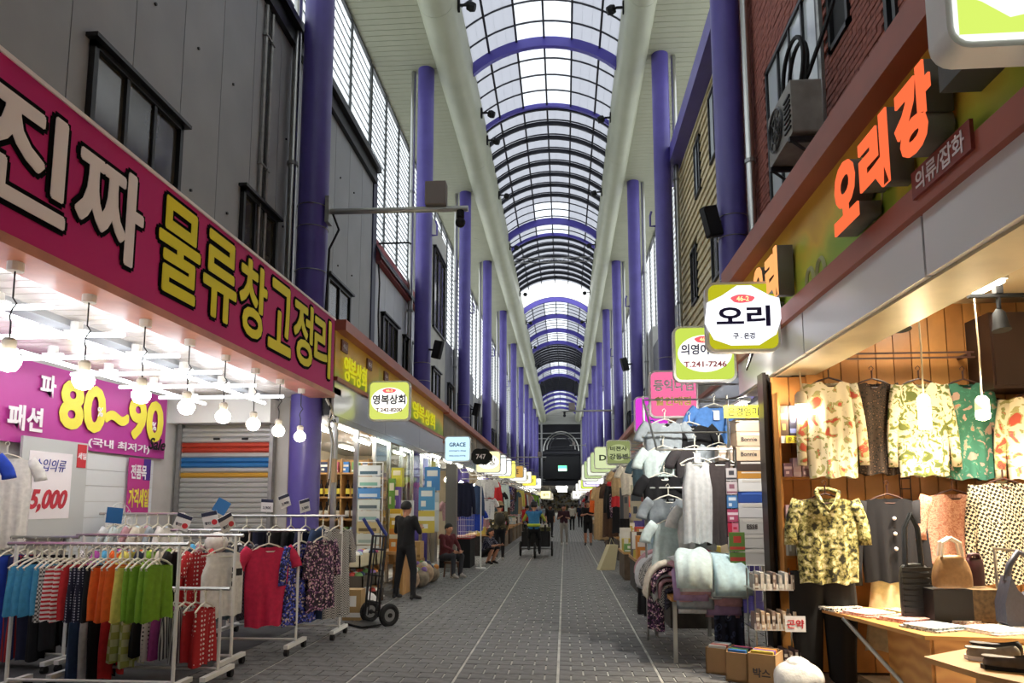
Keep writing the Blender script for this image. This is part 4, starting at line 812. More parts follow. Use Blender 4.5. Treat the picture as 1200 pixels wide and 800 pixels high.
# liquor shelf facing the camera
t = thing('bottle_shelf', 'pine shelf of bottles behind the shopfront on the left', 'shelf', (-4.1, 12.95, 0))
box(-.5, .5, .1, .14, .2, 2.45).build('back_panel', mWoodS, t)
for x in (-.52, .0, .5): box(x, x+.02, -.2, .14, .2, 2.45).build('upright', mWoodS, t)
SH = (.55, .95, 1.36, 1.76, 2.2)
for z in SH: box(-.5, .5, -.2, .1, z-.03, z).build('shelf_board', mWoodS, t)
btp = MB().lathe([(.035, 0), (.038, .02), (.038, .19), (.015, .25), (.015, .3), (.018, .31)], n=10).mesh('glass', mat('brown_bottle', '#1d1210', .15), 1); lbp = MB().lathe([(.039, .05), (.039, .15)], n=10).mesh('paper_label', mat('bottle_label', '#dcd8cc', .6)); lby = MB().lathe([(.039, .05), (.039, .15)], n=10).mesh('paper_label', mat('bottle_label_yellow', '#d8c84a', .6))
for r_, z in enumerate((1.36, 1.76)):
    for q in range(8):
        b = thing('bottle', f'{ORD[q]} dark bottle from the left with a {"white" if r_ == 0 else "yellow"} label on the pine shelf', 'bottle', (-4.5+.11*q+(.06 if q > 3 else 0), 12.88, z), 0, 'white label bottles' if r_ == 0 else 'yellow label bottles'); put('glass', btp, b); put('paper_label', lbp if r_ == 0 else lby, b)
bxm = box(-.5, .5, -.5, .5, 0, 1).mesh('carton', mCard); tapm = MB().box(-.09, .09, -.505, .505, 1.0, 1.004).box(-.3, .3, -.506, -.5, .3, .7).mesh('print', mat('tape', '#d9d2c2', .4))
PKN = ['pale grey', 'blue', 'mustard', 'red', 'green', 'violet', 'off white', 'navy', 'orange', 'ice blue', 'rose', 'dark brown']
PK = ['#d9d7cf', '#3c78c0', '#c8b24a', '#b8433c', '#6f9c58', '#8a6ab0', '#e2dfd6', '#2f3a5c', '#d48a3a', '#a9c4d2', '#c25a7a', '#5a4a3c']
def pack(lab, x, y, z, w, d, h, c, rz=0, grp=None, name='box', pr='#e8e6df', cat='box', pz=(.25, .75)):
    """a carton or packet with a printed front"""
    t = thing(name, lab, cat, (x, y, z), rz, grp); o = setm(put('carton', bxm, t, (0, 0, 0), scale=(w, d, h)), mat('pack_'+c, c, .55))
    v = int(abs(x*31+y*17+z*53)*10) % 4 if pz == (.25, .75) else 9
    bx_ = {0: [(-.5, .5, .55, .75), (-.3, .1, .2, .4)], 1: [(-.35, .35, .6, .85), (-.35, -.05, .15, .4)], 2: [(-.5, .5, .1, .25), (-.25, .25, .45, .8)], 3: [(-.5, -.1, 0, 1), (.0, .35, .5, .7)], 9: [(-.38, .38, *pz)]}[v]
    for q, b in enumerate(bx_): setm(put('print', getm(('pr', b), lambda: box(b[0]*.998, b[1]*.998, -.508, -.5, b[2], b[3]).mesh('print', mCard)), t, scale=(w, d, h)), mat('print_'+pr, pr, .5))
    return t
for i in range(5): pack(f'{O5[i]} flat spirit box from the left on the top pine shelf', -4.45+.2*i, 12.88, 2.2, .14, .1, .2, PK[(i*3+7) % 12], grp='boxes on the pine shelf')
for i in range(6): pack(f'{ORD[i]} medicine box from the left on the lower pine shelf', -4.5+.16*i, 12.88, .95, .12, .12, .26, PK[(i*5+1) % 12], grp='boxes on the lower pine shelf')
for i in range(5): pack(f'{O5[i]} gift box from the left on the lowest pine shelf', -4.45+.2*i, 12.88, .55, .16, .14, .28, PK[(i*7+2) % 12], grp='boxes on the lowest pine shelf')
# white wire stand of flat packs
t = thing('wire_stand', 'white wire stand of flat blue and white packs in front of the shopfront', 'display stand', (-3.46, 12.4, 0))
for x in (-.24, .24): MB().cyl((x, 0, 0), (x, 0, 2.36), .012, n=6).build('upright', mWhiteP, t)
for z in (.85, 1.1, 1.3, 1.52, 1.74, 1.96, 2.16, 2.36): MB().cyl((-.24, 0, z), (.24, 0, z), .008, n=5).build('crossbar', mWhiteP, t)
for x in (-.24, .24): box(x-.02, x+.02, -.2, .2, 0, .025).build('foot', mWhiteP, t)
for i, c in enumerate(('#d5d8d2', '#cfd6cf', '#c9b98a', '#d8dbd6', '#d2dad4', '#4f8ac8', '#d9dcd8', '#cfd4d6')):
    pack(f'{ORD[i]} flat pack from the bottom on the white wire stand', -3.46, 12.36, .72+.2*i, .42, .03, .185, c, grp='flat packs on the wire stand', pr=['#6fa0c8', '#9db0a8', '#6a5a3a', '#88b0b0', '#5a6a70', '#dfeaf4', '#7ab0a0', '#3c5a6a'][i], name='flat_pack', cat='packet', pz=(.15, .45))
for i, (c, z, h) in enumerate((('#d98a2a', .78, .4), ('#d9b02a', 1.18, .36), ('#6f9c40', 1.54, .55), ('#6a4a9c', 1.54, .4), ('#c9c23a', 1.94, .35))):
    pack(f'{["orange", "amber", "green", "purple", "yellow"][i]} upright carton right of the white wire stand', -3.08 if i != 2 else -3.16, 12.86+.02*i, z, .12 if i in (2, 3) else .2, .16, h, c, grp=None, pr='#efe6c8', name='carton')
t = thing('counter', 'pine counter below the stacked cartons on the left', 'counter', (-3.2, 12.95, 0)); box(-.35, .3, -.25, .5, .72, .78).build('top', mWoodS, t)
for x in (-.33, .24): box(x, x+.05, -.2, .45, 0, .72).build('side_panel', mWoodS, t)
for i, (x, y, z, c) in enumerate(((-3.35, 11.3, .0, '#3a342e'), (-3.3, 11.9, .0, '#4a4238'), (-3.35, 11.3, .3, '#5a5044'), (-3.3, 11.9, .3, '#6a6458'), (-3.4, 11.3, .62, '#d9d0b0'), (-3.3, 11.9, .62, '#b9b08c'))):
    t = thing('goods_crate', f'{ORD[i]} wire crate of small goods behind the hand truck', 'crate', (x, y, z), 0, 'crates behind the hand truck')
    MB().box(-.2, .2, -.25, .25, 0, .02).box(-.2, -.18, -.25, .25, 0, .2).box(.18, .2, -.25, .25, 0, .2).box(-.2, .2, -.25, -.23, 0, .2).box(-.2, .2, .23, .25, 0, .2).build('crate', mat('crate_'+c, c, .7), t)
    for q in range(7): MB().ball((0, 0, 0), .07, 8, 6, (1, 1.2, .8)).build('bag', mat('goods_'+PK[(q+i) % 12], PK[(q+i) % 12], .5), t, 2, loc=(-.1+.1*(q % 3), -.15+.14*(q//3), .2))
# hand truck
mTr = mat('black_truck_tube', '#1c1c20', .4); mRub = mat('tyre_rubber', '#151515', .8)
t = thing('hand_truck', 'black hand truck with blue grips parked at the end of the racks', 'hand truck', (-2.62, 9.65, 0), -.75)
for s in (-1, 1):
    MB().tube([(s*.17, .0, .12), (s*.17, .05, .7), (s*.17, .1, 1.2)], .018, 8).build('frame_tube', mTr, t, 1); MB().tube([(s*.17, .1, 1.2), (s*.17, .0, 1.33), (s*.17, -.06, 1.42)], .024, 8).build('grip', mat('blue_grip', '#2b3a86', .5), t, 1)
    MB().tube([(s*.09, .0, .12), (s*.09, .1, 1.18)], .01, 6).build('inner_bar', mTr, t)
    w_ = MB().tube([(s*.24, .12+.115*math.cos(a), .14+.115*math.sin(a)) for a in [2*PI*k/20 for k in range(21)]], .04, 8).build('tyre', mRub, t, 1)
    MB().cyl((s*.22, .12, .14), (s*.26, .12, .14), .085, n=16).build('rim', mGal, w_); MB().cyl((s*.2, .12, .14), (s*.28, .12, .14), .03, n=10).build('hub', mBlack, w_)
for z in (.3, .65, 1.0, 1.18): MB().cyl((-.17, .02+.08*(z-.12), z), (.17, .02+.08*(z-.12), z), .014, n=6).build('crossbar', mTr, t)
MB().cyl((-.26, .12, .14), (.26, .12, .14), .015, n=8).build('axle', mTr, t); box(-.22, .22, -.28, .02, .02, .035).build('toe_plate', mTr, t)
pack('tan carton standing on the floor behind the hand truck', -3.0, 10.1, 0, .26, .24, .42, '#a98a5a')
t = thing('plastic_bag', 'white tied plastic bag on the floor behind the hand truck', 'bag', (-3.0, 10.75, 0)); MB().ball((0, 0, .15), .17, 12, 9, (1, .9, .9)).build('bag_body', mat('white_bag', '#d2d2d0', .5, n=(12, .15), bump=.6), t, 2); MB().lathe([(.05, .28), (.03, .33), (.05, .37)], n=8).build('tied_neck', mat('white_bag', '#d2d2d0'), t)
# beyond the first person: cartons, blue panels, sacks
for i, (x, y, z, w, d, h, c) in enumerate(((-3.15, 14.0, 0, .4, .4, .42, '#a9855a'), (-3.15, 14.0, .42, .38, .38, .34, '#b08c5f'), (-3.2, 14.9, 0, .44, .44, .5, '#9c7b50'), (-3.2, 14.9, .5, .4, .4, .35, '#b7935f'))): pack(f'{ORD[i]} brown carton stacked past the standing person on the left', x, y, z, w, d, h, c, 0, 'brown cartons past the standing person', pr='#8a6c46')
for i, (x, y, z, h, c) in enumerate(((-3.2, 14.1, 1.0, .7, '#d6dcdc'), (-3.05, 15.6, 1.5, .5, '#5aa0d0'), (-3.05, 15.6, 1.0, .48, '#d9c45a'), (-3.1, 16.4, 1.0, .9, '#cfd4d6'), (-3.1, 16.5, 1.95, .55, '#4a8ac8'))): pack(f'{["white", "sky blue", "yellow", "pale", "deep blue"][i]} poster pack hung before the glass past the standing person', x, y, z, .36, .04, h, c, 0, name='poster_pack', cat='packet', pr='#f0f0ec')
r1 = random.Random(21)
for i in range(40):
    y = 13.2+.16*i; pack(f'{PKN[i % 12]} packet, {ORD[i//4]} along the {O5[i % 4]} shelf from below behind the shopfront glass', -4.5-.3*(i % 2), y, .9+.45*(i % 4), .1, .14, .16+.1*r1.random(), PK[i % 12], PI/2, 'packets behind the shopfront glass', name='packet', cat='packet')
t = thing('wall_shelf', 'long pine shelf unit behind the shopfront glass', 'shelf', (-4.65, 13.1, 0))
for z in (.45, .88, 1.33, 1.78, 2.23): box(-.35, .3, 0, 6.4, z-.02, z).build('shelf_board', mWoodS, t)
for y in (0, 2.1, 4.2, 6.38): box(-.35, .3, y, y+.02, 0, 2.3).build('upright', mWoodS, t)
for i, (x, y, s) in enumerate(((-2.95, 13.5, .22), (-2.85, 14.0, .2), (-2.9, 14.5, .24), (-2.8, 15.0, .18))):
    t = thing('goods_sack', f'{O5[i]} lumpy pale sack on the floor past the standing person', 'sack', (x, y, 0), i, 'sacks on the floor on the left'); MB().ball((0, 0, s*.95), s, 12, 8, (.9, 1, .95)).build('sack', mat('sack_%d' % (i % 2), ['#b59b80', '#8d8272'][i % 2], .8, n=(7, .5), bump=.8), t, 2)
    for q in range(4): MB().ball((0, 0, 0), .06, 8, 6).build('packet', mat('goods_'+PK[(q+i*2) % 12], PK[(q+i*2) % 12], .5), t, 2, loc=(s*.5*math.cos(q*1.6), s*.5*math.sin(q*1.6), s*1.75))
# grey pillar with jackets
t = thing('grey_pillar', 'grey steel pillar box at the end of the shopfront on the left', 'pillar', (-2.8, 17.5, 0)); box(-.13, .13, -.12, .12, 0, 2.62).build('shaft', mat('pillar_grey', '#77726c', .5, .3), t); box(-.16, .16, -.15, .15, 0, .08).build('foot_plate', mGal, t); MB().cyl((-.13, 0, 2.5), (-.7, 0, 2.5), .02, n=6).build('tie_bar', mGal, t)
STL = [(-2.62, 18.2, 2.35, 'navy', 'jacket', .5, .9, 'long', 'navy jacket hanging past the grey pillar'), (-2.95, 18.3, 1.85, 'rose', 'shirt', .45, .5, 'short', 'pink shirt hanging low past the grey pillar'), (-2.5, 19.2, 2.3, 'denim', 'jacket', .5, .8, 'long', 'slate blue jacket over the black table'), (-2.45, 19.25, 1.65, 'royal', 'shirt', .5, .6, 'short', 'royal blue shirt over the black table'), (-2.2, 20.0, 2.5, 'white', 'shirt', .46, .55, 'short', 'white printed shirt high behind the black table'), (-2.2, 20.02, 1.95, 'polka', 'shirt', .46, .6, 'short', 'dotted white shirt below the white printed shirt'), (-2.5, 21.2, 2.3, 'rose', 'dress', .46, 1.2, None, 'long dusty pink dress behind the camouflage jacket'), (-2.2, 21.6, 2.4, 'red', 'shirt', .46, .6, 'long', 'red blouse behind the hat wearer'), (-2.3, 22.3, 2.5, 'red', 'shirt', .46, .8, 'long', 'second red blouse farther behind the hat wearer')]
for x, y, z, mk, nm, w, h, sl, d in STL: garment(nm, d, nm, 'dress' if nm == 'dress' else 'shirt', G[mk], (x, y, z), .15, w, h, int(y*7) % 4, sl, 'b')
t = thing('display_table', 'black draped table with a red top past the grey pillar', 'table', (-2.85, 18.9, 0)); box(-.4, .4, -.5, .5, 0, .74).build('black_drape', mBlackC, t); box(-.42, .42, -.52, .52, .74, .8).build('red_top', mat('red_table_top', '#a8302c', .5), t)
t = thing('pole_stand', 'thin white pole in front of the black table', 'pole', (-2.15, 18.2, 0)); MB().cyl((0, 0, .03), (0, 0, 2.3), .016, n=6).build('pole', mWhiteP, t); MB().cyl((0, 0, 0), (0, 0, .03), .14, n=14).build('foot', mWhiteP, t); MB().cyl((0, 0, 2.28), (-.5, 0, 2.28), .012, n=6).build('arm', mWhiteP, t)
t = thing('mesh_panel', 'white wire mesh panel beside the royal blue shirt', 'display panel', (-2.55, 18.35, .78))
for q in range(9): MB().cyl((-.2+.05*q, 0, 0), (-.2+.05*q, 0, 1.2), .004, n=4).build('wire', mWhiteP, t)
for q in range(9): MB().cyl((-.2, 0, .15*q), (.2, 0, .15*q), .004, n=4).build('wire', mWhiteP, t)
# far stalls on both sides: tables, hung clothes, stacked goods
KEYS = ['tan', 'cream', 'brown', 'black', 'rose', 'red', 'mint', 'char', 'navy', 'lgrey', 'bluefl', 'purpfl', 'gingham', 'orange', 'lemon', 'teal', 'white', 'green']
def kname(k): return {'tan': 'tan', 'cream': 'cream', 'brown': 'brown', 'black': 'black', 'rose': 'dusty pink', 'red': 'red', 'mint': 'pale grey', 'char': 'charcoal', 'navy': 'navy', 'lgrey': 'light grey', 'bluefl': 'blue floral', 'purpfl': 'plum floral', 'gingham': 'checked', 'orange': 'orange', 'lemon': 'yellow', 'teal': 'slate', 'white': 'white', 'green': 'green'}[k]
r2 = random.Random(33)
for side, X, Y0 in (('left', -2.75, 23.6), ('right', 1.95, 19.6)):
    Y = Y0; i = 0
    while Y < 62:
        if side == 'right' and 28.5 < Y < 33.6: Y += 2.4; i += 1; continue
        t = thing('stall_table', f'{ORD[min(i,15)]} goods table of the far {side} stalls', 'table', (X, Y, 0), 0, f'tables of the far {side} stalls'); c = r2.choice(['#4a3a30', '#7a6a58', '#5a5450', '#8a7a66', '#2a2628'])
        box(-.45, .45, -.8, .8, .62, .68).build('top', mWoodS, t); box(-.43, .43, -.78, .78, 0, .62).build('skirt', mat('skirt_'+c, c, .9, n=(8, .3)), t)
        for q in range(7): cc = r2.randrange(12); pack(f'{PKN[cc]} goods box, {ORD[q]} from the near end of the {ORD[min(i,15)]} far {side} table', X+r2.uniform(-.25, .25), Y-.7+.22*q, .68, .26, .18, r2.uniform(.12, .4), PK[cc], 0, f'goods boxes of the far {side} stalls', name='goods_box')
        for q in range(4):
            k = r2.choice(KEYS); zz = r2.choice([2.2, 2.35, 2.5]); lx = X+(.5 if side == 'left' else -.5)-(.35*(q % 2) if side == 'left' else -.35*(q % 2))
            garment('hung_garment', f'{kname(k)} garment, {O5[q]} from the near end over the {ORD[min(i,15)]} far {side} table', 'garment', r2.choice(['shirt', 'dress', 'shirt']), G[k], (lx, Y-.8+.5*q, zz), r2.uniform(-.3, .3), .48, r2.choice([.6, .8, 1.0]), q, r2.choice(['short', 'long', None]), 'b', f'{kname(k)} garments of the far {side} stalls')
        t = thing('garment_rail', f'{ORD[min(i,15)]} steel rail over the far {side} stalls', 'rail', (X, Y, 2.66), 0, f'rails over the far {side} stalls'); sg = .5 if side == 'left' else -.5
        MB().cyl((sg, -1.1, 0), (sg, 1.2, 0), .015, n=6).build('bar', mSteel, t); MB().cyl((sg*.3, -1.1, 0), (sg*.3, 1.2, 0), .015, n=6).build('bar', mSteel, t)
        for q in (-1, 1.1): MB().tube([(sg, q, 0), (-sg*1.1, q, 0), (-sg*1.5, q, .32)], .012, 5).build('hanger_arm', mSteel, t)
        Y += 2.4 if Y < 40 else 4.5; i += 1

# cables and small boxes beside the nearest left column
t = thing('cable_bundle', 'tangle of pale and dark cables under the end of the magenta sign', 'cable', (-3.58, 10.42, 2.5))
for q in range(6): MB().tube([(.0, -.1+.03*q, .7), (.05+.02*q, .0, .55-.05*q), (-.02, .12, .3+.03*q), (.03, .15+.02*q, .05), (.0, .16, -.5-.1*q)], .012, 5).build('cable', [mWhiteP, mBlackM, mat('cream_cord', '#d8c9a8', .5)][q % 3], t)
t = thing('switch_box', 'small tan switch box on the post beside the nearest left column', 'box', (-3.56, 10.66, 1.95)); box(-.06, .06, -.05, .05, 0, .36).build('case', mat('tan_case', '#b79a72', .6), t); box(-.045, .045, -.056, -.05, .04, .32).build('cover', mat('tan_case', '#b79a72'), t)
for q, (dx, r_) in enumerate(((-.12, .03), (-.24, .02), (-.33, .035))):
    t = thing('wall_conduit', f'{O5[q]} thin conduit running up the grey wall beside the nearest left column', 'pipe', (-4.36, 9.8+dx, 3.5), 0, 'conduits beside the nearest left column'); MB().cyl((0, 0, 0), (0, 0, 5.5), r_, n=6).build('pipe', [mGal, mBlackM, mGal][q], t)
    for z in (1, 3, 5): MB().box(-.04, .04, -.05, .05, z, z+.03).build('saddle_clip', mGal, t)
# ================================================================ RIGHT: CLOTHES SHOP AND STALLS
mPlank = mat('honey_wood_plank', '#c68c4c', .4, n=(2.5, .22)); mPlank2 = mat('honey_wood_plank_dark', '#b87e42', .4, n=(2.5, .22)); mPly = mat('plywood_board', '#bd8a4c', .45, n=(2, .15))
Mw, N, L, B = newmat('wavy_plywood'); B.inputs['Roughness'].default_value = .45; T = N.new('ShaderNodeTexCoord'); X1 = N.new('ShaderNodeTexWave'); X1.inputs['Scale'].default_value = 3; X1.inputs['Distortion'].default_value = 9; X1.inputs['Detail Scale'].default_value = .7; X1.bands_direction = 'Z'
R = N.new('ShaderNodeValToRGB'); R.color_ramp.elements[0].color = (*lin('#b0793c'), 1); R.color_ramp.elements[1].color = (*lin('#c99653'), 1); L.new(T.outputs['Object'], X1.inputs['Vector']); L.new(X1.outputs['Fac'], R.inputs[0]); L.new(R.outputs[0], B.inputs['Base Color'])
ww = struct(MB().box(2.3, 4.6, 7.24, 7.34, 0, 3.9).box(2.06, 2.3, 7.24, 7.34, 0, 2.88).build('wall_right', mBlack), 'wooden plank wall of the right clothes shop')
for i in range(15):
    x = 2.08+.172*i; box(x, x+.163, 7.2, 7.245, .02, 3.9 if x > 2.3 else 2.88).build('plank', [mPlank, mPlank2, mPlank][i % 3], ww)
for q, x in enumerate((1.98, 2.035)): struct(box(x, x+.035, 7.15+.1*q, 7.34, 0, 2.92).build('trim_%d' % (8+q), mat('dark_aluminium', '#3d3733', .35, .7)), ['outer', 'inner'][q]+' dark aluminium post at the corner of the plank wall')
struct(box(2.42, 4.6, -16, 7.24, 3.6, 3.7).build('ceiling_right', mat('beige_shop_ceiling', '#b7a582', .6)), 'beige ceiling of the right clothes shop')
# wall rail, track lights, pendant bulbs
t = thing('wall_rail', 'brown double steel rail on the plank wall above the sweaters', 'rail', (2.5, 7.02, 3.02))
for z in (0, .05): MB().cyl((-.35, 0, z), (1.45, 0, z), .01, n=6).build('bar', mHanB, t)
for x in (-.33, 1.4): MB().cyl((x, 0, .025), (x, .18, .025), .022, n=8).build('wall_bracket', mHanB, t)
def spotlight(lab, x, y, z, rot):
    t = thing('spotlight', lab, 'spotlight', (x, y, z)); MB().box(-.25, .25, -.02, .02, .2, .23).build('track', mBlack, t)
    MB().tube([(0, 0, .2), (0, 0, .1)], .02, 6).build('stem', mBlack, t); h = MB().lathe([(.02, .1), (.05, .06), (.06, -.04), (.075, -.1)], n=14).build('lamp_shade', mBlack, t, 1, rot=rot)
    MB().lathe([(.06, -.085), (.03, -.05)], n=14).build('lamp_glow', lamp('spot_glow', '#fff0cf', 30), h)
    li = bpy.data.lights.new('spot_beam', 'SPOT'); li.energy = 270; li.color = (1, .86, .66); li.spot_size = 1.9; li.spot_blend = .8; li.shadow_soft_size = .06
    lo = bpy.data.objects.new('spot_beam', li); COL.objects.link(lo); lo.parent = h; lo.location = (0, 0, -.14)
    MB().box(-.03, .03, -.03, .03, .23, .6-(z-3.0)).build('hanger_rod', mBlack, t)
    return t
spotlight('black track spotlight near the dark box in the right shop', 3.78, 6.3, 3.2, (-.15, 0, 0)); spotlight('small silver spotlight half hidden by the soffit in the right shop', 2.95, 6.3, 3.22, (-.2, 0, 0)); spotlight('second black track spotlight deeper in the right shop', 4.2, 4.8, 3.2, (-.3, 0, 0))
mBulbW = lamp('shop_warm_bulb', '#ffe2b0', 26)
def pend(lab, x, y, z, ztop, cfl):
    t = thing('pendant_bulb', lab, 'lamp', (x, y, z)); MB().tube([(0, 0, .15), (.01, 0, .5*(ztop-z)), (0, 0, ztop-z)], .008, 5).build('cord', mat('cream_cord', '#d8c9a8', .5), t)
    MB().lathe([(.055, .04), (.06, .05), (.055, .14), (.03, .17)], n=14).build('socket', mat('ivory_socket', '#d8cdb6', .4), t, 1)
    (MB().cyl((0, 0, -.14), (0, 0, .045), .05, n=14) if cfl else MB().lathe([(.01, -.05), (.05, -.035), (.06, .0), (.05, .045)], n=16)).build('bulb', lamp('shelf_bulb', '#ffeccd', 110) if 'sock shelf' in lab else mBulbW, t, 1)
pend('cylindrical warm lamp hanging in front of the leaf print sweater', 3.22, 6.55, 2.42, 3.6, True); pend('round warm lamp hanging in front of the green sweater', 3.72, 6.55, 2.4, 3.6, False)
pend('small round lamp by the sock shelf left of the floral sweater', 2.28, 6.95, 2.52, 2.9, False)
t = thing('ceiling_panel_light', 'white square panel light in the ceiling of the right shop', 'ceiling light', (3.62, 6.35, 3.5)); box(-.16, .16, -.16, .16, 0, .03).build('diffuser', lamp('panel_light', '#fff6e2', 18), t); box(-.18, .18, -.18, .18, .03, .1).build('frame', mWhiteP, t)
t = thing('dark_box', 'dark brown wall box at the right edge above the sweaters', 'cabinet', (4.3, 6.9, 2.68)); box(-.32, .3, -.1, .3, 0, .72).build('case', mat('dark_brown_case', '#2b1a14', .4), t); box(-.3, .28, -.11, -.1, .03, .69).build('door', mat('dark_brown_case', '#2b1a14'), t)
# sweaters and blouses on the plank wall
S1 = pat('cloth_rose_print', 'noise', 9, [(0, '#b8503c'), (.36, '#a3a06a'), (.43, '#dcd3b8'), (.56, '#d8cfb4'), (.6, '#8c8f5a'), (.66, '#c8605a'), (.74, '#d9cdb4')], detail=4, distort=.6)
S2 = pat('cloth_leopard', 'dots', 34, [(0, '#5d4636'), (.3, '#15100d'), (.5, '#3a2c22')])
S3 = pat('cloth_leaf_print', 'noise', 13, [(0, '#5f6b34'), (.4, '#8a8f52'), (.46, '#e0d6bb'), (.6, '#d3c49a'), (.64, '#5c6a34'), (.72, '#e2d9c2')], detail=2, distort=1.0)
S4 = pat('cloth_green_paisley', 'noise', 13, [(0, '#a58a80'), (.38, '#2f6a58'), (.56, '#3a7a66'), (.62, '#8f9482'), (.68, '#b3826c')], detail=5, distort=.4)
S5 = pat('cloth_olive_flower', 'noise', 26, [(0, '#2c2a17'), (.42, '#77733c'), (.5, '#a8a268'), (.6, '#d2cba2')], detail=3, distort=.3)
S6 = C_('midnight', '#12121a'); S7 = pat('cloth_rose_lace', 'noise', 16, [(0, '#a8705c'), (.45, '#c79a84'), (.55, '#b07c68')], detail=3, distort=2.5)
S8 = pat('cloth_geometric', 'check', 42, [(0, '#1a1816'), (.5, '#d2c6a8')], rot=(0, .4, .3)); S9 = C_('bone', '#cdbf9c')
def sweater(lab, x, y, z, m, w, h, sl='long', kind='shirt', seed=0, rz=0, name='sweater', hk='b'): return garment(name, lab, name.replace('_', ' '), kind, m, (x, y, z+.15), rz, w, h, seed, sl, hk)
sweater('cream long sleeved sweater with red rose print, leftmost of the upper row', 2.56, 6.98, 2.8, S1, .5, .95, seed=0); sweater('dark leopard print blouse between the two pale print sweaters', 3.0, 7.06, 2.8, S2, .46, .92, 'half', 'dress', 1, name='blouse')
sweater('cream sweater with green leaf print behind the cylindrical lamp', 3.4, 6.98, 2.78, S3, .5, .92, seed=2); sweater('green patterned sweater right of the leaf print sweater', 3.84, 7.04, 2.78, S4, .5, .95, seed=3)
sweater('cream print top at the right edge next to the black top', 4.34, 6.85, 2.62, S1, .5, .8, 'long', seed=1, rz=-.5); sweater('black top between the green sweater and the right edge', 4.13, 7.08, 2.6, G['black'], .44, .6, 'short', seed=2, name='round_neck_top')
t = sweater('olive floral collared shirt above the black trousers', 2.4, 6.78, 1.68, S5, .58, .8, 'half', seed=1, name='shirt')
MB().tube([(-.1, -.06, -.11), (-.07, -.09, -.2), (0, -.085, -.28), (.07, -.09, -.2), (.1, -.06, -.11), (.05, .04, -.08), (-.05, .04, -.08), (-.1, -.06, -.11)], .022, 6).build('collar', S5, t, 2)
t = sweater('black round neck cardigan with pale buttons', 3.03, 6.95, 1.68, S6, .56, .8, 'long', seed=2, name='cardigan')
for q in range(3): MB().ball((0, 0, 0), .018, 8, 6).build('button', mBW, t, loc=(.02, -.07, -.35-.14*q))
sweater('dusty rose paisley blouse behind the tan handbag', 3.62, 6.95, 1.72, S7, .56, .68, 'half', seed=3, name='blouse'); sweater('black and cream geometric sweater at the right edge', 4.05, 6.9, 1.82, S8, .6, .95, 'long', seed=0)
garment('trousers', 'wide black trousers below the olive floral shirt', 'trousers', 'trousers', C_('trouser_black', '#0f0d0d'), (2.36, 6.85, 1.03), 0, .62, 1.0, 1, None, None)
garment('skirt', 'bone coloured skirt below the black cardigan', 'skirt', 'skirt', S9, (3.06, 6.98, 1.0), 0, .6, .7, 1, None, None)
for i, (x, z) in enumerate(((3.3, 1.72), (4.0, 1.95), (4.2, 1.95))):
    t = thing('wall_hook', f'{O5[i]} ladder shaped wire hook on the plank wall', 'hook', (x, 7.17, z), 0, 'wire hooks on the plank wall')
    for e in (-.05, .05): MB().cyl((e, 0, -.1), (e, 0, .25), .006, n=5).build('wire', mHanB, t)
    for e in range(4): MB().cyl((-.05, 0, -.06+.1*e), (.05, 0, -.06+.1*e), .006, n=5).build('rung', mHanB, t)
# handbags
mLea = {k: mat('leather_'+k, c, .4, n=(40, .12), bump=.1) for k, c in (('tan', '#8d6c47'), ('slate', '#3a3d4a'), ('grey', '#31363a'), ('wine', '#3c1620'))}
def sub(o, n=2):
    q = o.modifiers.new('smooth', 'SUBSURF'); q.levels = q.render_levels = n; return o
def bag(lab, x, y, z, w, h, d, m, hm, hh, taper=.8, weave=False):
    t = thing('handbag', lab, 'handbag', (x, y, z)); mb = MB(); n = 8
    pr = [(1-.06, 0), (1, .06), (1, .45), (.5+taper/2, .75), (taper, 1)]
    loops = [[(sx*w/2*k, sy*d/2*k*(1 if zz < .8 else .6), h*zz) for sx, sy in ((-1, -.5), (-.8, -1), (.8, -1), (1, -.5), (1, .5), (.8, 1), (-.8, 1), (-1, .5))] for k, zz in pr]
    vs = [p for l in loops for p in l]; mb.add(vs, [(i*n+k, i*n+(k+1) % n, (i+1)*n+(k+1) % n, (i+1)*n+k) for i in range(len(pr)-1) for k in range(n)]+[tuple(range(n))[::-1], tuple((len(pr)-1)*n+k for k in range(n))])
    sub(mb.build('bag_body', m, t, 2))
    for s in (-1, 1): MB().tube([(-w*.25*1.1, s*d*.2, h*.93), (-w*.22, s*d*.2, h+hh*.7), (0, s*d*.2, h+hh), (w*.22, s*d*.2, h+hh*.7), (w*.25*1.1, s*d*.2, h*.93)], .014, 6).build('strap', hm, t, 1)
    if weave:
        for j in range(9): MB().box(-w*.49, w*.49, -d/2-.004, -d/2+.01, .02+h*.1*j, .02+h*.1*j+h*.07).build('woven_band', m, t)
    return t
bag('tan leather handbag with pale round handles', 3.1, 6.05, .94, .3, .27, .14, mLea['tan'], mat('leather_pale', '#d9cdbb', .4), .13, .62); bag('dark grey woven tote bag left of the tan handbag', 2.9, 6.25, .67, .24, .46, .1, mLea['grey'], mLea['grey'], .4, .95, True)
bag('dark wine clutch bag right of the tan handbag', 3.36, 6.2, .94, .14, .24, .08, mLea['wine'], mLea['wine'], .0+.02, .95)
t = thing('handbag', 'slate grey hobo bag with a wide strap at the right edge', 'handbag', (3.52, 5.85, .66)); MB().prism([(-.18, .05), (-.12, 0), (.12, 0), (.2, .06), (.2, .2), (.14, .36), (.08, .3), (-.02, .24), (-.08, .3), (-.12, .4), (-.18, .2)], -.07, .07).build('bag_body', mLea['slate'], t, 1)
MB().tube([(-.12, 0, .36), (-.09, 0, .48), (-.02, 0, .58), (.05, 0, .55), (.1, 0, .44), (.14, 0, .33)], .025, 8).build('strap', mLea['slate'], t, 2)
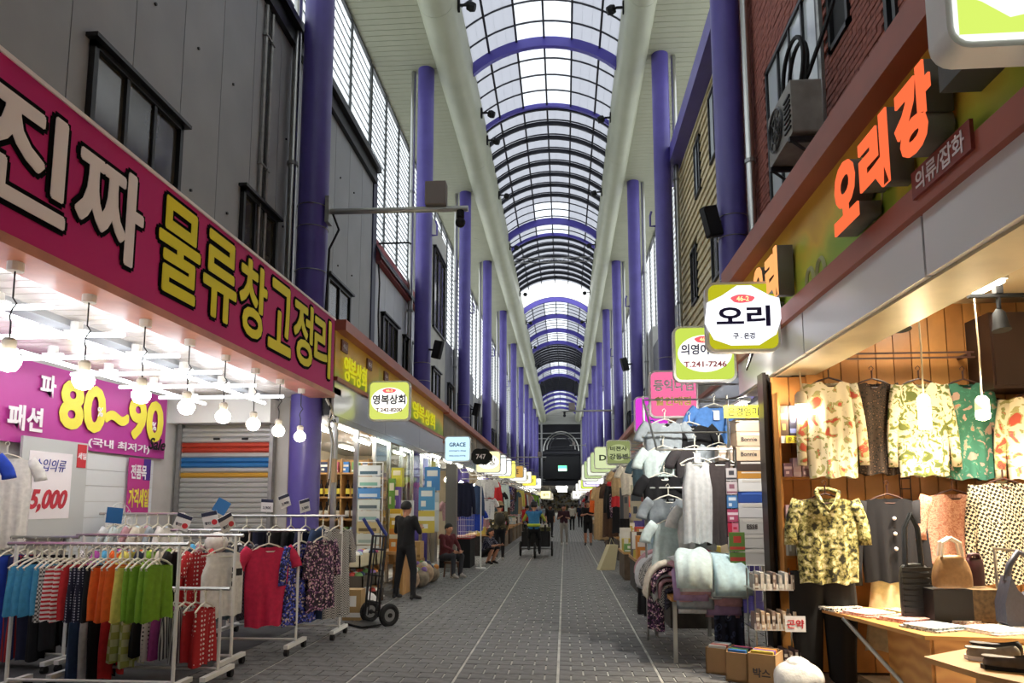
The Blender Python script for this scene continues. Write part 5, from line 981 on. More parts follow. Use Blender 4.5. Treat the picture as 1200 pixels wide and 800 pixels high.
t = thing('bag_stand', 'dark stepped stand under the handbags', 'stand', (3.3, 6.15, 0)); box(-.36, -.06, -.12, .2, .66, .93).build('block', mat('dark_stand', '#1d1a18', .6), t); box(-.06, .18, -.12, .2, .66, .93).build('block', mat('tan_weave_stand', '#6a5436', .7, n=(25, .5)), t)
t = thing('bag_hook_post', 'chrome post holding the hobo bag', 'post', (3.5, 6.15, 0)); MB().cyl((0, 0, .66), (0, 0, 1.26), .012, n=6).build('post', mSteel, t); MB().cyl((0, 0, 1.25), (0, -.3, 1.25), .01, n=6).build('hook', mSteel, t)
# table of folded scarves with plywood cabinet
t = thing('plywood_table', 'wedge shaped plywood table top with folded scarves and a slanted leg', 'table', (2.9, 6.2, 0)); tp_ = [(-.62, .88), (-.3, -.7), (.45, -.78), (1.3, -.72), (1.3, .2), (.1, .75)]
MB().prism(tp_, .63, .66, 'z').build('top', mPly, t); MB().cyl((-.5, .3, .63), (-.1, -.3, 0), .018, n=8).build('slanted_leg', mSteel, t)
box(-.2, 1.3, -.62, -.6, .0, .63).build('front_panel', Mw, t); box(-.22, -.2, -.6, .1, 0, .63).build('side_panel', Mw, t); box(.18, .22, -.63, -.62, .42, .6).build('bracket', mSteel, t); box(.3, 1.3, -.66, -.62, .0, .6).build('end_board', mPly, t)
FS = [('#d8d2c4', '#1a1a1c'), ('#c9968c', '#e0c6bc'), ('#b9807a', '#d9b9af'), ('#c2cc98', '#8aa050'), ('#b2bcc0', '#6a7478'), ('#d9cdbd', '#b08a7a'), ('#b9c0c4', '#d8dcdc'), ('#cfc6bb', '#8a7a70')]
for i, (x, y) in enumerate(((-.42, .62), (-.28, .3), (-.1, .0), (.12, .42), (-.08, -.38), (.3, -.05), (.3, -.5), (.64, -.35), (.66, .0), (.18, .12), (.98, -.45))):
    c1, c2 = FS[i % 8]; t = thing('folded_scarf', f'{ORD[i]} folded patterned scarf from the far corner of the plywood table', 'scarf', (2.9+x, 6.2+y, .66), .35+.1*(i % 3), 'folded scarves on the plywood table')
    m_ = pat('scarf_%d' % (i % 8), 'noise', 30, [(0, c2), (.45, c1), (.62, c2), (.68, c1)], detail=2)
    MB().prism(rrect(.36, .34, .03, 2), 0, .014, 'z').build('lower_fold', m_, t); MB().prism(rrect(.35, .3, .05, 2), .014, .03, 'z').build('upper_fold', m_, t)
t = thing('shoe_board', 'low plywood board with slip-on shoes in the right corner', 'shelf', (2.6, 4.2, 0)); MB().prism([(-.58, .1), (-.5, -.3), (-.3, -.7), (.5, -.8), (.5, .4), (.0, .5)], .72, .75, 'z').build('top', mPly, t); box(-.2, .5, -.3, .3, .0, .7).build('cabinet_body', Mw, t)
box(-.25, .5, -.35, .35, .66, .72).build('support_rail', mPly, t)
mSho = {k: mat('shoe_'+k, c, .5, n=(30, .2)) for k, c in (('grey', '#8c877a'), ('black', '#1b1a1a'), ('taupe', '#5c5348'))}
def sub(o, n=2):
    q = o.modifiers.new('smooth', 'SUBSURF'); q.levels = q.render_levels = n; return o
def shoe(lab, x, y, z, rz, m, sole):
    t = thing('slip_on_shoe', lab, 'shoe', (x, y, z), rz, 'slip-on shoes in the right corner'); out = [(-.135, 0), (-.12, .035), (-.04, .032), (.05, .048), (.115, .04), (.138, 0), (.115, -.04), (.05, -.048), (-.04, -.032), (-.12, -.035)]
    MB().prism(out, 0, .022, 'z').build('sole', sole, t, 1)
    n = len(out); mb = MB(); lv = [[(p[0]*k, p[1]*k, h+(.03*max(0, -p[0]/.135) if j > 0 else 0)) for p in out] for j, (k, h) in enumerate(((.96, .02), (.98, .045), (.8, .065)))]
    mb.add([p for l in lv for p in l], [(i*n+k, i*n+(k+1) % n, (i+1)*n+(k+1) % n, (i+1)*n+k) for i in range(2) for k in range(n)]); sub(mb.build('upper', m, t, 2))
    MB().prism([(p[0]*.55+.055, p[1]*.85) for p in out], .058, .068, 'z').build('vamp', m, t, 1); MB().prism([(p[0]*.6-.04, p[1]*.6) for p in out], .03, .034, 'z').build('insole', mBW if sole is not mBlack else mBlack, t)
shoe('glittery grey slip-on shoe with a white sole, nearest in the right corner', 2.34, 4.2, .75, 2.55, mSho['grey'], mFrW); shoe('black slip-on shoe with a white sole behind the glittery grey shoe', 2.44, 4.34, .75, 2.5, mSho['black'], mFrW)
shoe('taupe slip-on shoe in front at the frame edge', 2.3, 3.97, .75, 2.6, mSho['taupe'], mBlack); shoe('second taupe slip-on shoe at the frame edge', 2.44, 3.8, .75, 2.6, mSho['taupe'], mBlack); shoe('second glittery grey slip-on shoe at the right edge', 2.68, 4.05, .75, 2.55, mSho['grey'], mFrW)
# sock shelf, left of the plank wall
t = thing('sock_shelf', 'narrow wooden shelf of sock packets left of the floral sweater', 'shelf', (2.3, 7.15, 0))
for z in (1.1, 1.45, 1.85, 2.24): box(-.2, .16, -.12, .05, z, z+.025).build('shelf_board', mPlank2, t)
box(-.22, -.2, -.12, .05, .9, 2.7).build('upright', mPlank2, t); box(-.2, .16, -.135, -.12, 2.2, 2.27).build('price_strip', mBW, t); p = box(-.16, .06, -.145, -.135, 2.2, 2.27).build('price_tag', mBY, t); text('tag_lettering', '무.것.여.만', mBlack, p, .045, (-.05, -.147, 2.235), '-y', .01, .002, .18)
for i in range(4): pack(f'{O5[i]} tall gift box from the left on the sock shelf', 2.15+.085*i, 7.1, 2.27, .075, .08, .3, ['#3a2a1a', '#1e2238', '#7a1f24', '#2a3a4a'][i], pr=['#b09a4a', '#6a7ab0', '#b8433c', '#8aa0b0'][i], grp='gift boxes on the sock shelf')
for z in (1.475, 1.875):
    for i in range(4): pack(f'{O5[i]} rolled sock packet from the left, {"lower" if z < 1.6 else "upper"} row of the sock shelf', 2.15+.085*i, 7.06, z, .075, .1, .13+.05*(i % 2), ['#8a6a70', '#b8433c', '#3a4a8a', '#7a5a6a', '#c0a0a8'][(i+int(z*10)) % 5], grp='sock packets on the sock shelf', pr='#c9b0b4', name='sock_packet', cat='packet')
for i in range(5): pack(f'{O5[i]} upright card packet from the left on the low sock shelf', 2.13+.07*i, 7.0, 1.13, .06, .1, .28, ['#8f8a80', '#a59a86', '#6f7a86', '#b8b0a0', '#5a5a64'][i], grp='card packets on the low sock shelf', pr='#c8c8c8', name='card_packet', cat='packet')
# stacked stocking boxes
bs = [('#b8b3ae', .17), ('#c2bdb8', .15), ('#beb9b4', .17), ('#c9c6c6', .16), ('#2a4a94', .12), ('#d2d0ce', .14), ('#b07c32', .08), ('#3a2c26', .11), ('#c2a98c', .16), ('#bda489', .16), ('#c2ab90', .14)]; z = .98
t = thing('box_stand', 'wire basket stand carrying the stocking boxes', 'stand', (2.0, 7.95, 0))
for x in (-.17, .17):
    for y in (-.15, .15): MB().cyl((x, y, 0), (x, y, .97), .01, n=5).build('leg', mSteel, t)
for q in range(7): MB().cyl((-.17+.055*q, -.16, .82), (-.17+.055*q, -.16, .97), .004, n=4).build('wire', mWhiteP, t)
for zz in (.82, .9, .97): MB().cyl((-.18, -.16, zz), (.18, -.16, zz), .005, n=4).build('wire', mWhiteP, t)
box(-.18, .18, -.16, .16, .965, .98).build('tray', mSteel, t)
for i, (c, h) in enumerate(bs):
    b_ = pack(f'{ORD[i]} stocking box from the bottom of the tall stack on the right', 2.02, 7.95, z, .32, .28, h-.004, c, .02*((i*3) % 4-1.5), 'stacked stocking boxes', pr='#4a6ab8' if c == '#2a4a94' else '#c8c2ba', name='stocking_box', pz=(.72, .9))
    if i in (2, 8, 9): text('lettering', 'ESSE' if i == 2 else 'Bonnie', mat('box_ink', '#4a4442', .6), b_, .045, (-.03, -.143, h*.45), '-y', .02, .002)
    z += h
t = thing('price_board', 'yellow hand lettered price board on top of the stocking boxes', 'sign', (1.94, 7.78, z)); box(-.21, .21, -.005, .005, 0, .14).build('board', mat('board_yellow', '#d8cf2a', .5), t); text('hand_lettering', '은경엄마', mBlack, t, .09, (0, -.006, .07), '-y', .01, .002, .34)
for i in range(2): pack(f'{["upper", "lower"][i]} small brown box left of the stocking boxes', 1.75, 7.95, 2.08-.2*i, .15, .2, .17, ['#a89684', '#8a7666'][i], grp=None, pr='#d8d0c4', name='small_box')
for i in range(6): pack(f'{ORD[i]} printed packet from the top in the column hung beside the stocking boxes', 1.77, 7.72, 1.86-.145*i, .11, .03, .135, ['#b9b4b4', '#c4b8bc', '#4a7ab0', '#b04a6a', '#d27a90', '#b8a0a8'][i], grp='column of printed packets', pr=['#3a3a40', '#8a5a6a', '#d2dce6', '#e8d2dc', '#c22a4a', '#6a7a50'][i], name='printed_packet', cat='packet')
t = thing('packet_strip', 'clip strip holding the column of printed packets', 'strip', (1.77, 7.75, 1.0)); MB().cyl((0, 0, 0), (0, 0, 1.5), .006, n=5).build('strip', mSteel, t); MB().cyl((0, 0, 1.5), (.2, .1, 1.5), .006, n=5).build('hook', mSteel, t)
for i in range(2): pack(f'{["upper", "lower"][i]} green and red snack packet hung before the folded clothes', 1.73, 7.4, 1.14-.2*i, .15, .04, .19, '#5f8440', grp=None, pr='#b8433c', name='snack_packet', cat='packet')
# hung t-shirts and tank tops
TS = [(1.2, 8.55, 2.75, 'grey', 'shirt', .5, .5, 'short', 'grey shirt, topmost of the left column of shirts'), (1.16, 8.45, 2.42, 'mint', 'shirt', .5, .5, 'short', 'pale mint shirt, second in the left column of shirts'), (1.15, 8.35, 2.1, 'black', 'shirt', .5, .45, 'short', 'black shirt, third in the left column of shirts'), (1.18, 8.25, 1.84, 'grey', 'shirt', .5, .45, 'short', 'grey shirt, fourth in the left column of shirts'), (1.2, 8.1, 1.58, 'mint', 'dress', .5, .72, 'short', 'long pale mint shirt, lowest in the left column of shirts'),
 (1.5, 8.6, 2.72, 'black', 'shirt', .56, .9, 'short', 'large black shirt in the middle of the hung shirts'), (1.52, 8.4, 2.42, 'char', 'shirt', .48, .6, 'short', 'charcoal shirt with a white tag'), (1.82, 8.7, 2.95, 'tee', 'shirt', .54, .7, 'short', 'blue shirt hung high below the green rimmed sign'), (1.8, 8.4, 2.45, 'grey', 'shirt', .42, .4, 'short', 'folded grey shirt below the blue shirt'), (2.08, 8.9, 2.85, 'tan', 'shirt', .4, .5, 'short', 'tan blouse behind the stocking boxes'), (1.45, 8.0, 1.75, 'white', 'shirt', .46, .5, 'short', 'white shirt half hidden behind the grey tank top')]
for x, y, z, mk, kd, w, h, sl, d in TS:
    t = garment('hung_shirt', d, 'shirt', kd, G[mk], (x, y, z), .1, w, h, int(x*50) % 4, sl, 'w', 'shirts hung on the right')
    if 'tag' in d or mk in ('tee',): box(-.035, .035, -.09, -.085, -.33, -.22).build('white_tag', mBW, t)
garment('tank_top', 'long light grey tank top on a white hanger', 'tank top', 'tank', G['lgrey'], (1.42, 7.75, 2.24), .05, .36, .9, 0, None, 'w'); garment('tank_top', 'long charcoal tank top beside the light grey one', 'tank top', 'tank', C_('tank_charcoal', '#423a3a'), (1.66, 7.78, 2.24), .05, .34, .92, 2, None, 'w')
t = thing('shirt_rack', 'steel frame carrying the hung shirts and tank tops', 'clothes rack', (1.5, 8.2, 0))
for x, y in ((-.52, .6), (.5, .6), (.33, -.45)): MB().cyl((x, y, 0), (x, y, 2.95 if y > 0 else 2.2), .014, n=6).build('post', mSteel, t)
for a, b in (((-.52, .6, 2.9), (.7, .6, 2.9)), ((-.5, -.45, 2.2), (.3, -.45, 2.2)), ((-.5, -.45, 2.2), (-.52, .6, 2.9)), ((.26, -.45, 2.2), (.5, .6, 2.9)), ((-.52, .2, 2.45), (.4, .2, 2.45)), ((-.52, .1, 1.8), (.3, .1, 1.8)), ((.5, .6, 2.9), (.95, .6, 2.98))): MB().cyl(a, b, .012, n=6).build('rail', mSteel, t)
# table of folded clothes with dotted cloth
t = thing('folded_clothes_table', 'table under the heap of folded shirts with a dark blue dotted cloth', 'table', (1.5, 8.25, 0)); box(-.42, .3, -.72, .95, .62, .66).build('top', mPly, t)
mDot = pat('cloth_dark_dotted', 'dots', 11, [(0, '#8088a0'), (.16, '#1b2238'), (.3, '#3a4460'), (.42, '#171d30')], rand=.6)
MB().grid(lambda a, v: (-.0+.3*a, -.74-.03*math.sin(a*22)*v, .66-.64*v), 26, 8).grid(lambda a, v: (.3+.015*math.sin(a*16)*v, -.74+.5*a, .66-.64*v), 16, 8).build('dotted_cloth', mDot, t, 2)
for x, y in ((-.38, -.66), (-.38, .9), (.27, .9), (.27, -.6)): box(x-.02, x+.02, y-.02, y+.02, 0, .62).build('leg', mSteel, t)
def folded(lab, x, y, z, w, flat, R, drop, th, m, rz, grp):
    """soft folded shirt: lies flat, bends over the edge (towards local -y) and hangs down"""
    t = thing('folded_shirt', lab, 'folded clothes', (x, y, z), rz, grp); rr = random.Random(int(x*997+y*131+z*77)); ph = rr.uniform(0, 6); tot = flat+R*PI/2+drop
    def path(v):
        s = v*tot
        if s < flat: return (flat-s, 0., 0., 1.)
        s -= flat
        if s < R*PI/2: a = s/R; return (-R*math.sin(a), -R+R*math.cos(a), -math.sin(a), math.cos(a))
        s -= R*PI/2; return (-R-.05*s, -R-s, -1., 0.)
    def sheet(sg):
        def fn(a, v):
            u = 2*a-1; y0, z0, ny, nz = path(v); e = (max(0, 1-u**4)*max(0, 1-(2*v-1)**8))**.5
            o = sg*th*.5*e*(1+.35*math.sin(u*5+ph+v*6))+.012*math.sin(u*9+ph)*v*e+.01*math.sin(v*14+ph)*e
            return (u*w/2*(1+.05*math.sin(v*7+ph)), y0+ny*o, z0+nz*o+th*.5)
        return fn
    me = MB().grid(sheet(-1), 12, 14).grid(sheet(1), 12, 14).mesh('cloth', m, 2); bm = bmesh.new(); bm.from_mesh(me); bmesh.ops.remove_doubles(bm, verts=bm.verts, dist=.0012); bmesh.ops.recalc_face_normals(bm, faces=bm.faces); bm.to_mesh(me); bm.free()
    put('cloth', me, t); return t
r3 = random.Random(8)
FRONT = [('rose', 'dusty rose'), ('mag2', 'mauve'), ('rose', 'dusty rose'), ('lgrey', 'light grey'), ('rose', 'dusty rose'), ('grey', 'mid grey'), ('mint', 'pale mint'), ('sky2', 'ice blue')]
SIDE = [('dkcheck', 'dark checked'), ('gingham', 'checked'), ('rose', 'dusty rose'), ('lgrey', 'light grey'), ('purpfl', 'plum floral'), ('cream', 'cream')]
G['mag2'] = C_('mauve', '#a488ae'); G['sky2'] = C_('ice_blue', '#bcd6dc')
for st, (cx, cy, rz, seq) in enumerate(((1.62, 7.57, 0, FRONT), (1.3, 7.57, 0, FRONT[3:6]+FRONT[:3]+[('lgrey', 'light grey'), ('mint', 'pale mint')]), (1.12, 8.0, -PI/2, SIDE), (1.12, 8.4, -PI/2, SIDE[2:]+SIDE[:2]), (1.12, 8.8, -PI/2, SIDE[4:]+SIDE[:4]), (1.12, 9.08, -PI/2, SIDE[3:]+SIDE[:3]))):
    z = .66
    for k, (key, cn) in enumerate(seq):
        th = r3.uniform(.055, .075); dr = max(.02, (r3.uniform(.06, .2) if rz == 0 else r3.uniform(.1, .34))*(1-k/10))
        folded(f'{cn} folded shirt, {ORD[k]} layer from below in the {ORD[st]} pile of the right table', cx+r3.uniform(-.03, .03)*(rz == 0), cy+r3.uniform(-.03, .03)*(rz != 0), z, .36, .34, .03+.055*k*.7, dr, th, G[key], rz+r3.uniform(-.15, .15), 'folded shirts in the heap'); z += th*.88
for i, (x, y, k, d, h) in enumerate(((1.0, 8.2, 'purpfl', 'plum print shirt draped over the aisle edge of the table', .5), (1.0, 9.25, 'black', 'black cloth draped over the aisle edge of the table', .5))):
    garment('draped_shirt', d, 'shirt', 'dress', G[k], (x, y, .72), -1.2, .36, h, i, None, None)
def crumple(r, z, sd):
    q = random.Random(sd); b = MB().ball((0, 0, 0), r, 22, 14, (1.1, .95, .75)); out = []; ws = [(q.uniform(-9, 9), q.uniform(-9, 9), q.uniform(-9, 9), q.uniform(0, 6)) for _ in range(5)]
    for x, y, zz in b.v:
        k = 1+.09*sum(abs(math.sin((x*a+y*c+zz*d)*3.2/r*.16*r+p))-.5 for a, c, d, p in [(a/r*.35, c/r*.35, d/r*.35, p) for a, c, d, p in ws]); out.append((x*k, y*k, max(z+zz*k, .004)))
    b.v = out; return b
# sock trays and boxes in front of the post
t = thing('sock_rack', 'tiered wire rack of sock packs beside the black trousers', 'display rack', (1.95, 7.0, 0))
for x in (-.2, .2):
    for y in (-.14, .14): MB().cyl((x, y, 0), (x, y, 1.0), .008, n=5).build('post', mSteel, t)
for z in (.14, .46, .82): box(-.22, .22, -.17, .17, z, z+.012).build('wire_tray', mSteel, t); MB().box(-.22, .22, -.175, -.165, z, z+.06).build('tray_lip', mWhiteP, t)
for z, nm, c, h, m_ in ((.832, 'card', '#c4c2bd', .13, 8), (.472, 'paper', '#b9a28a', .14, 9), (.152, 'dark', '#5a4a50', .12, 9)):
    for q in range(m_): pack(f'{ORD[q]} {nm} sock pack from the left on the wire sock rack', 1.95-.19+.38*q/(m_-1), 6.92, z, .03, .2, h+.02*(q % 2), c if q % 3 else '#8a7a72', 0, f'{nm} sock packs on the wire rack', pr='#d8d4cc', name='sock_pack', cat='packet')
t = thing('price_card', 'white card with red handwriting on the sock rack', 'price card', (2.08, 6.78, .46)); box(-.09, .09, -.004, .004, 0, .14).build('card', mCardW, t); text('handwriting', '곤약', mat('red_ink', '#c22a3c'), t, .08, (0, -.005, .07), '-y', .02, .002)
for i, (x, y, w, d, h) in enumerate(((1.5, 7.25, .2, .3, .24), (1.62, 6.95, .2, .3, .26), (1.78, 6.7, .24, .3, .3))):
    t = thing('open_box', f'{["farthest", "middle", "nearest"][i]} open carton of socks on the paving at the right', 'box', (x, y, 0), -.5, 'open cartons of socks'); c = MB()
    box(-w/2, w/2, -d/2, d/2, 0, .02).build('bottom', mCard, t)
    for a in ((-w/2, -w/2+.012, -d/2, d/2), (w/2-.012, w/2, -d/2, d/2), (-w/2, w/2, -d/2, -d/2+.012), (-w/2, w/2, d/2-.012, d/2)): box(*a, 0, h).build('side', mCard, t)
    for q in range(4): box(-w*.4, w*.4, -d*.4+d*.2*q, -d*.4+d*.2*q+.04, .03, h+.02).build('sock_pack', mat('goods_'+PK[(q*3+i) % 12], PK[(q*3+i) % 12], .6), t)
    if i == 2: text('printed_lettering', '박스', mat('box_ink', '#4a4442'), t, .08, (0, -d/2-.002, .14), '-y', .02, .002)
t = thing('plastic_bag', 'crumpled white plastic bag on the paving by the black trousers', 'bag', (1.98, 6.45, 0)); crumple(.19, .12, 4).build('bag_body', mat('white_bag', '#d2d2d0'), t, 2); crumple(.09, .23, 9).build('gathered_top', mat('white_bag', '#d2d2d0'), t, 2)
# stalls between the folded clothes and the far right stalls
for j, (Y, x) in enumerate(((10.4, 1.75), (12.2, 1.75), (14.2, 1.7), (16.4, 1.65))):
    t = thing('goods_table', f'{O5[j]} low goods table past the folded clothes on the right', 'table', (x, Y, 0), 0, 'goods tables on the right'); c = ['#3a342e', '#6a5a4a', '#4a4440', '#5a4a3c'][j]
    box(-.4, .5, -.75, .75, .55, .6).build('top', mWoodS, t); box(-.38, .48, -.73, .73, 0, .55).build('skirt', mat('skirt_'+c, c, .9, n=(8, .3)), t)
    for q in range(12): pack(f'{ORD[q]} packed goods box on the {O5[j]} low goods table on the right', x-.25+.3*(q % 3), Y-.62+.36*(q//3), .6, .24, .26, r3.uniform(.12, .5), r3.choice(PK), r3.uniform(-.2, .2), f'packed goods on the {O5[j]} goods table', name='goods_box')
    for q in range(4): pack(f'{O5[q]} hanging packet column from the aisle over the {O5[j]} low goods table on the right', x-.3+.25*q, Y+.1*q, 1.3+.25*(q % 2), .2, .05, .7, ['#8a8f92', '#6a7078', '#b0a890', '#787068', '#5a6a70', '#b9b4a8'][(q+j) % 6], 0, f'packet columns over the {O5[j]} goods table', pr=['#3c4248', '#c8c4bc', '#7a2a2a'][q % 3], name='packet_column', cat='packet')
    for q in range(3):
        k = r3.choice(['char', 'brown', 'tan', 'black', 'gingham', 'cream', 'teal']); garment('hung_garment', f'{kname(k)} garment, {O5[q]} from the aisle, over the {O5[j]} low goods table on the right', 'garment', 'shirt', G[k], (x-.35+.35*q, Y+.4, 2.55), .1, .44, .6, q, 'short', 'b', f'{kname(k)} garments over the {O5[j]} goods table')
    t = thing('garment_rail', f'{O5[j]} steel rail over the low goods tables on the right', 'rail', (x, Y+.4, 2.57), 0, 'rails over the goods tables'); MB().cyl((-.6, 0, 0), (.8, 0, 0), .013, n=6).build('bar', mSteel, t); MB().tube([(.8, 0, 0), (.8, .0, .42)], .012, 5).build('drop', mSteel, t)
t = thing('paper_bag', 'cream shopping bag leaning out onto the paving on the right', 'bag', (1.1, 18.2, 0), .3); MB().prism([(-.3, 0), (.1, 0), (.2, .62), (-.02, .62)], -.12, .12).build('bag_body', mat('cream_paper', '#c9bf9a', .7), t); MB().tube([(.0, 0, .6), (.06, 0, .78), (.15, 0, .6)], .01, 5).build('handle', mat('cream_paper', '#c9bf9a'), t)
for i, (x, y, z, k, d, h) in enumerate(((1.35, 21.5, 2.4, 'brown', 'long brown dress hung past the cream bag', 1.6), (1.15, 23.0, 2.35, 'tan', 'long tan dress farther past the cream bag', 1.7), (1.5, 19.4, 2.5, 'black', 'long black coat hung above the cream bag', 1.5), (1.05, 24, 2.3, 'orange', 'orange scarf hung at the end of the right stalls', .8))): garment('long_garment', d, 'dress', 'dress', G[k], (x, y, z), .1, .46, h, i, 'half' if i < 3 else None, 'b')
# ================================================================ PEOPLE
mSkin = mat('skin_tone', '#b98468', .55); mHair = mat('black_hair', '#0e0b0a', .6)
def V(*a): return Vector(a)
def person(lab, loc, rz, cloth, J={}, hair='short', hgt=1.68, hat=None, fingers=True, skirt=None, face=True):
    """one continuous body skinned over a posed skeleton; local: faces -y, z up; cloth = shirt, sleeve, trousers, lower leg, shoe colours"""
    k = hgt/1.68
    P = dict(pel=V(0, 0, .92), wai=V(0, .0, 1.08), che=V(0, 0, 1.28), nec=V(0, .01, 1.45), hea=V(0, -.015, 1.57), shL=V(-.185, 0, 1.385), shR=V(.185, 0, 1.385), elL=V(-.23, .02, 1.12), elR=V(.23, .02, 1.12), wrL=V(-.22, -.05, .88), wrR=V(.22, -.05, .88),
             hiL=V(-.09, 0, .9), hiR=V(.09, 0, .9), knL=V(-.1, -.02, .49), knR=V(.1, -.02, .49), anL=V(-.1, .03, .08), anR=V(.1, .03, .08), toL=V(-.11, -.14, .035), toR=V(.11, -.14, .035))
    P.update({a: V(*b) for a, b in J.items()})
    sh, sl, tr, ll, so = cloth; caps = []
    def cap(a, b, ra, rb, m, fx=1., fy=1.): caps.append((P[a] if isinstance(a, str) else a, P[b] if isinstance(b, str) else b, ra, rb, m))
    loose = .012
    for s in 'LR':
        cap('sh'+s, 'el'+s, .058, .048, sl if sl != 'short' else sh); cap('el'+s, 'wr'+s, .043, .03, sh if sl not in ('short',) else 'skin')
        d = (P['wr'+s]-P['el'+s]).normalized(); cap('wr'+s, P['wr'+s]+d*.08, .03, .032, 'skin')
        cap('hi'+s, 'kn'+s, .095, .066, tr); cap('kn'+s, 'an'+s, .064, .048, ll); cap('an'+s, 'to'+s, .045, .036, so); cap('an'+s, P['an'+s]+V(0, .03, -.03), .045, .04, so)
        cap('che', 'sh'+s, .115, .07, sh); cap('pel', 'hi'+s, .12, .1, tr)
    for dx in (-.06, .06): cap(P['pel']+V(dx, 0, .05), P['wai']+V(dx, 0, 0), .115, .105, sh); cap(P['wai']+V(dx, 0, 0), P['che']+V(dx*1.2, 0, .05), .105, .11, sh)
    cap('nec', P['hea']+V(0, .02, -.06), .05, .05, 'skin'); cap('hea', P['hea']+V(0, -.01, -.05), .088, .07, 'skin'); cap(P['hea']+V(0, .012, .035), P['hea'], .092, .09, 'skin')
    if face:
        cap(P['hea']+V(0, -.085, -.005), P['hea']+V(0, -.105, -.03), .012, .017, 'skin')
        for s in (-1, 1): cap(P['hea']+V(s*.088, .0, .0), P['hea']+V(s*.09, .005, -.035), .016, .012, 'skin')
    if skirt: cap(P['pel']+V(0, 0, .0), P['pel']+V(0, 0, -skirt), .15, .19, tr)
    mb = MB()
    for a, b, ra, rb, m in caps:
        d = b-a; n = 5; L_ = d.length; u = d.normalized() if L_ > 1e-6 else V(0, 0, 1)
        pts = [a-u*ra*.94, a-u*ra*.7, a-u*ra*.3]+[a+d*(i/n) for i in range(n+1)]+[b+u*rb*.3, b+u*rb*.7, b+u*rb*.94]
        rs_ = [ra*.3, ra*.71, ra*.95]+[ra+(rb-ra)*i/n for i in range(n+1)]+[rb*.95, rb*.71, rb*.3]
        mb.tube(pts, rs_, 10)
    me = mb.mesh('body', mSkin); o = bpy.data.objects.new('tmp', me); WS.collection.objects.link(o)
    md = o.modifiers.new('r', 'REMESH'); md.mode = 'VOXEL'; md.voxel_size = .022
    m2 = o.modifiers.new('s', 'SMOOTH'); m2.iterations = 3; m2.factor = .5
    WS.view_layers[0].update(); dg = WS.view_layers[0].depsgraph; bo = bpy.data.meshes.new_from_object(o.evaluated_get(dg)); bpy.data.objects.remove(o)
    names = ['skin']; mats = [mSkin]
    def idx(n_):
        if n_ not in names: names.append(n_); mats.append(n_ if not isinstance(n_, str) else mSkin)
        return names.index(n_)
    cl = [(a, b-a, max(1e-9, (b-a).length_squared), ra, rb, idx(m) if not isinstance(m, str) or m == 'skin' else 0) for a, b, ra, rb, m in caps]
    ce_ = np.empty(len(bo.polygons)*3); bo.polygons.foreach_get('center', ce_); ce_ = ce_.reshape(-1, 3); bd = np.full(len(ce_), 9.); bi = np.zeros(len(ce_), int)
    for a, d, l2, ra, rb, q in cl:
        a_, d_ = np.array(a), np.array(d); t_ = np.clip((ce_-a_)@d_/l2, 0, 1); e = np.linalg.norm(ce_-a_-t_[:, None]*d_, axis=1)-(ra+(rb-ra)*t_)
        k_ = e < bd; bd[k_] = e[k_]; bi[k_] = q
    mi = bi.tolist()
    nb_ = bmesh.new(); nb_.from_mesh(bo)
    lay = mi[:]
    if fingers:
        for s in 'LR':
            w = P['wr'+s]; d = (w-P['el'+s]).normalized(); side = V(0, 1, 0) if abs(d.y) < .8 else V(1, 0, 0); side = (side-d*side.dot(d)).normalized(); nrm = d.cross(side)*(1 if s == 'R' else -1)
            fg = MB()
            for q in range(4):
                r_ = w+d*.1+side*(.021*(q-1.5)); L_ = (.062, .075, .07, .055)[q]; fg.tube([r_-d*.02, r_+d*L_*.5-nrm*.004, r_+d*L_*.85-nrm*.02, r_+d*L_-nrm*.035], [.010, .0095, .009, .007], 6)
            r_ = w+d*.045-side*.03; fg.tube([r_, r_+d*.035-side*.025, r_+d*.065-side*.03-nrm*.01], [.012, .011, .008], 6)
            off = [nb_.verts.new(p) for p in fg.v]; nb_.verts.ensure_lookup_table()
            for f in fg.f:
                nb_.faces.new([off[i] for i in f]); lay.append(0)
    nb_.to_mesh(bo); nb_.free()
    bo.materials.clear()
    for m in mats: bo.materials.append(m)
    bo.polygons.foreach_set('material_index', lay[:len(bo.polygons)]); bo.polygons.foreach_set('use_smooth', [True]*len(bo.polygons))
    t = thing('person', lab, 'person', loc, rz); t.scale = (k, k, k); put('body', bo, t)
    h = P['hea']
    if hair:
        hb = MB().ball((h.x, h.y+.018, h.z+.028), .1, 14, 9, (.97, 1.05, 1.05)); lim = {'short': -.02, 'bob': -.1, 'long': -.2}[hair]
        keep = [(x, y_, z) for x, y_, z in hb.v]
        hb.v = [(x, (y_ if y_ > h.y-.055 or z > h.z+.045 else h.y-.055), max(z, h.z+lim if y_ > h.y-.04 else h.z+.03)) for x, y_, z in keep]
        if hair != 'short': hb.tube([(h.x, h.y+.06, h.z), (h.x, h.y+.07, h.z+lim)], [.09, .075], 8)
        hb.build('hair', mHair, t, 2)
    if face:
        for s in (-1, 1): MB().ball((h.x+s*.034, h.y-.078, h.z+.008), .012, 8, 6, (1.2, .5, .6)).build('eye', mBlack, t)
        MB().ball((h.x, h.y-.073, h.z-.062), .02, 8, 5, (1.2, .4, .3)).build('mouth', mat('lip', '#8a4a44', .5), t)
    if hat:
        MB().lathe([(.19, .0), (.18, .012), (.11, .03), (.1, .1), (.07, .13), (.02, .14)], (h.x, h.y+.01, h.z+.05), 18).build('hat', hat, t, 1)
    return t
WS = bpy.data.scenes.new('workshop')
K_ = C_('person_black', '#0c0c10'); KD = C_('person_dark', '#15151a'); mShoe = mat('shoe_dark', '#17161a', .5)
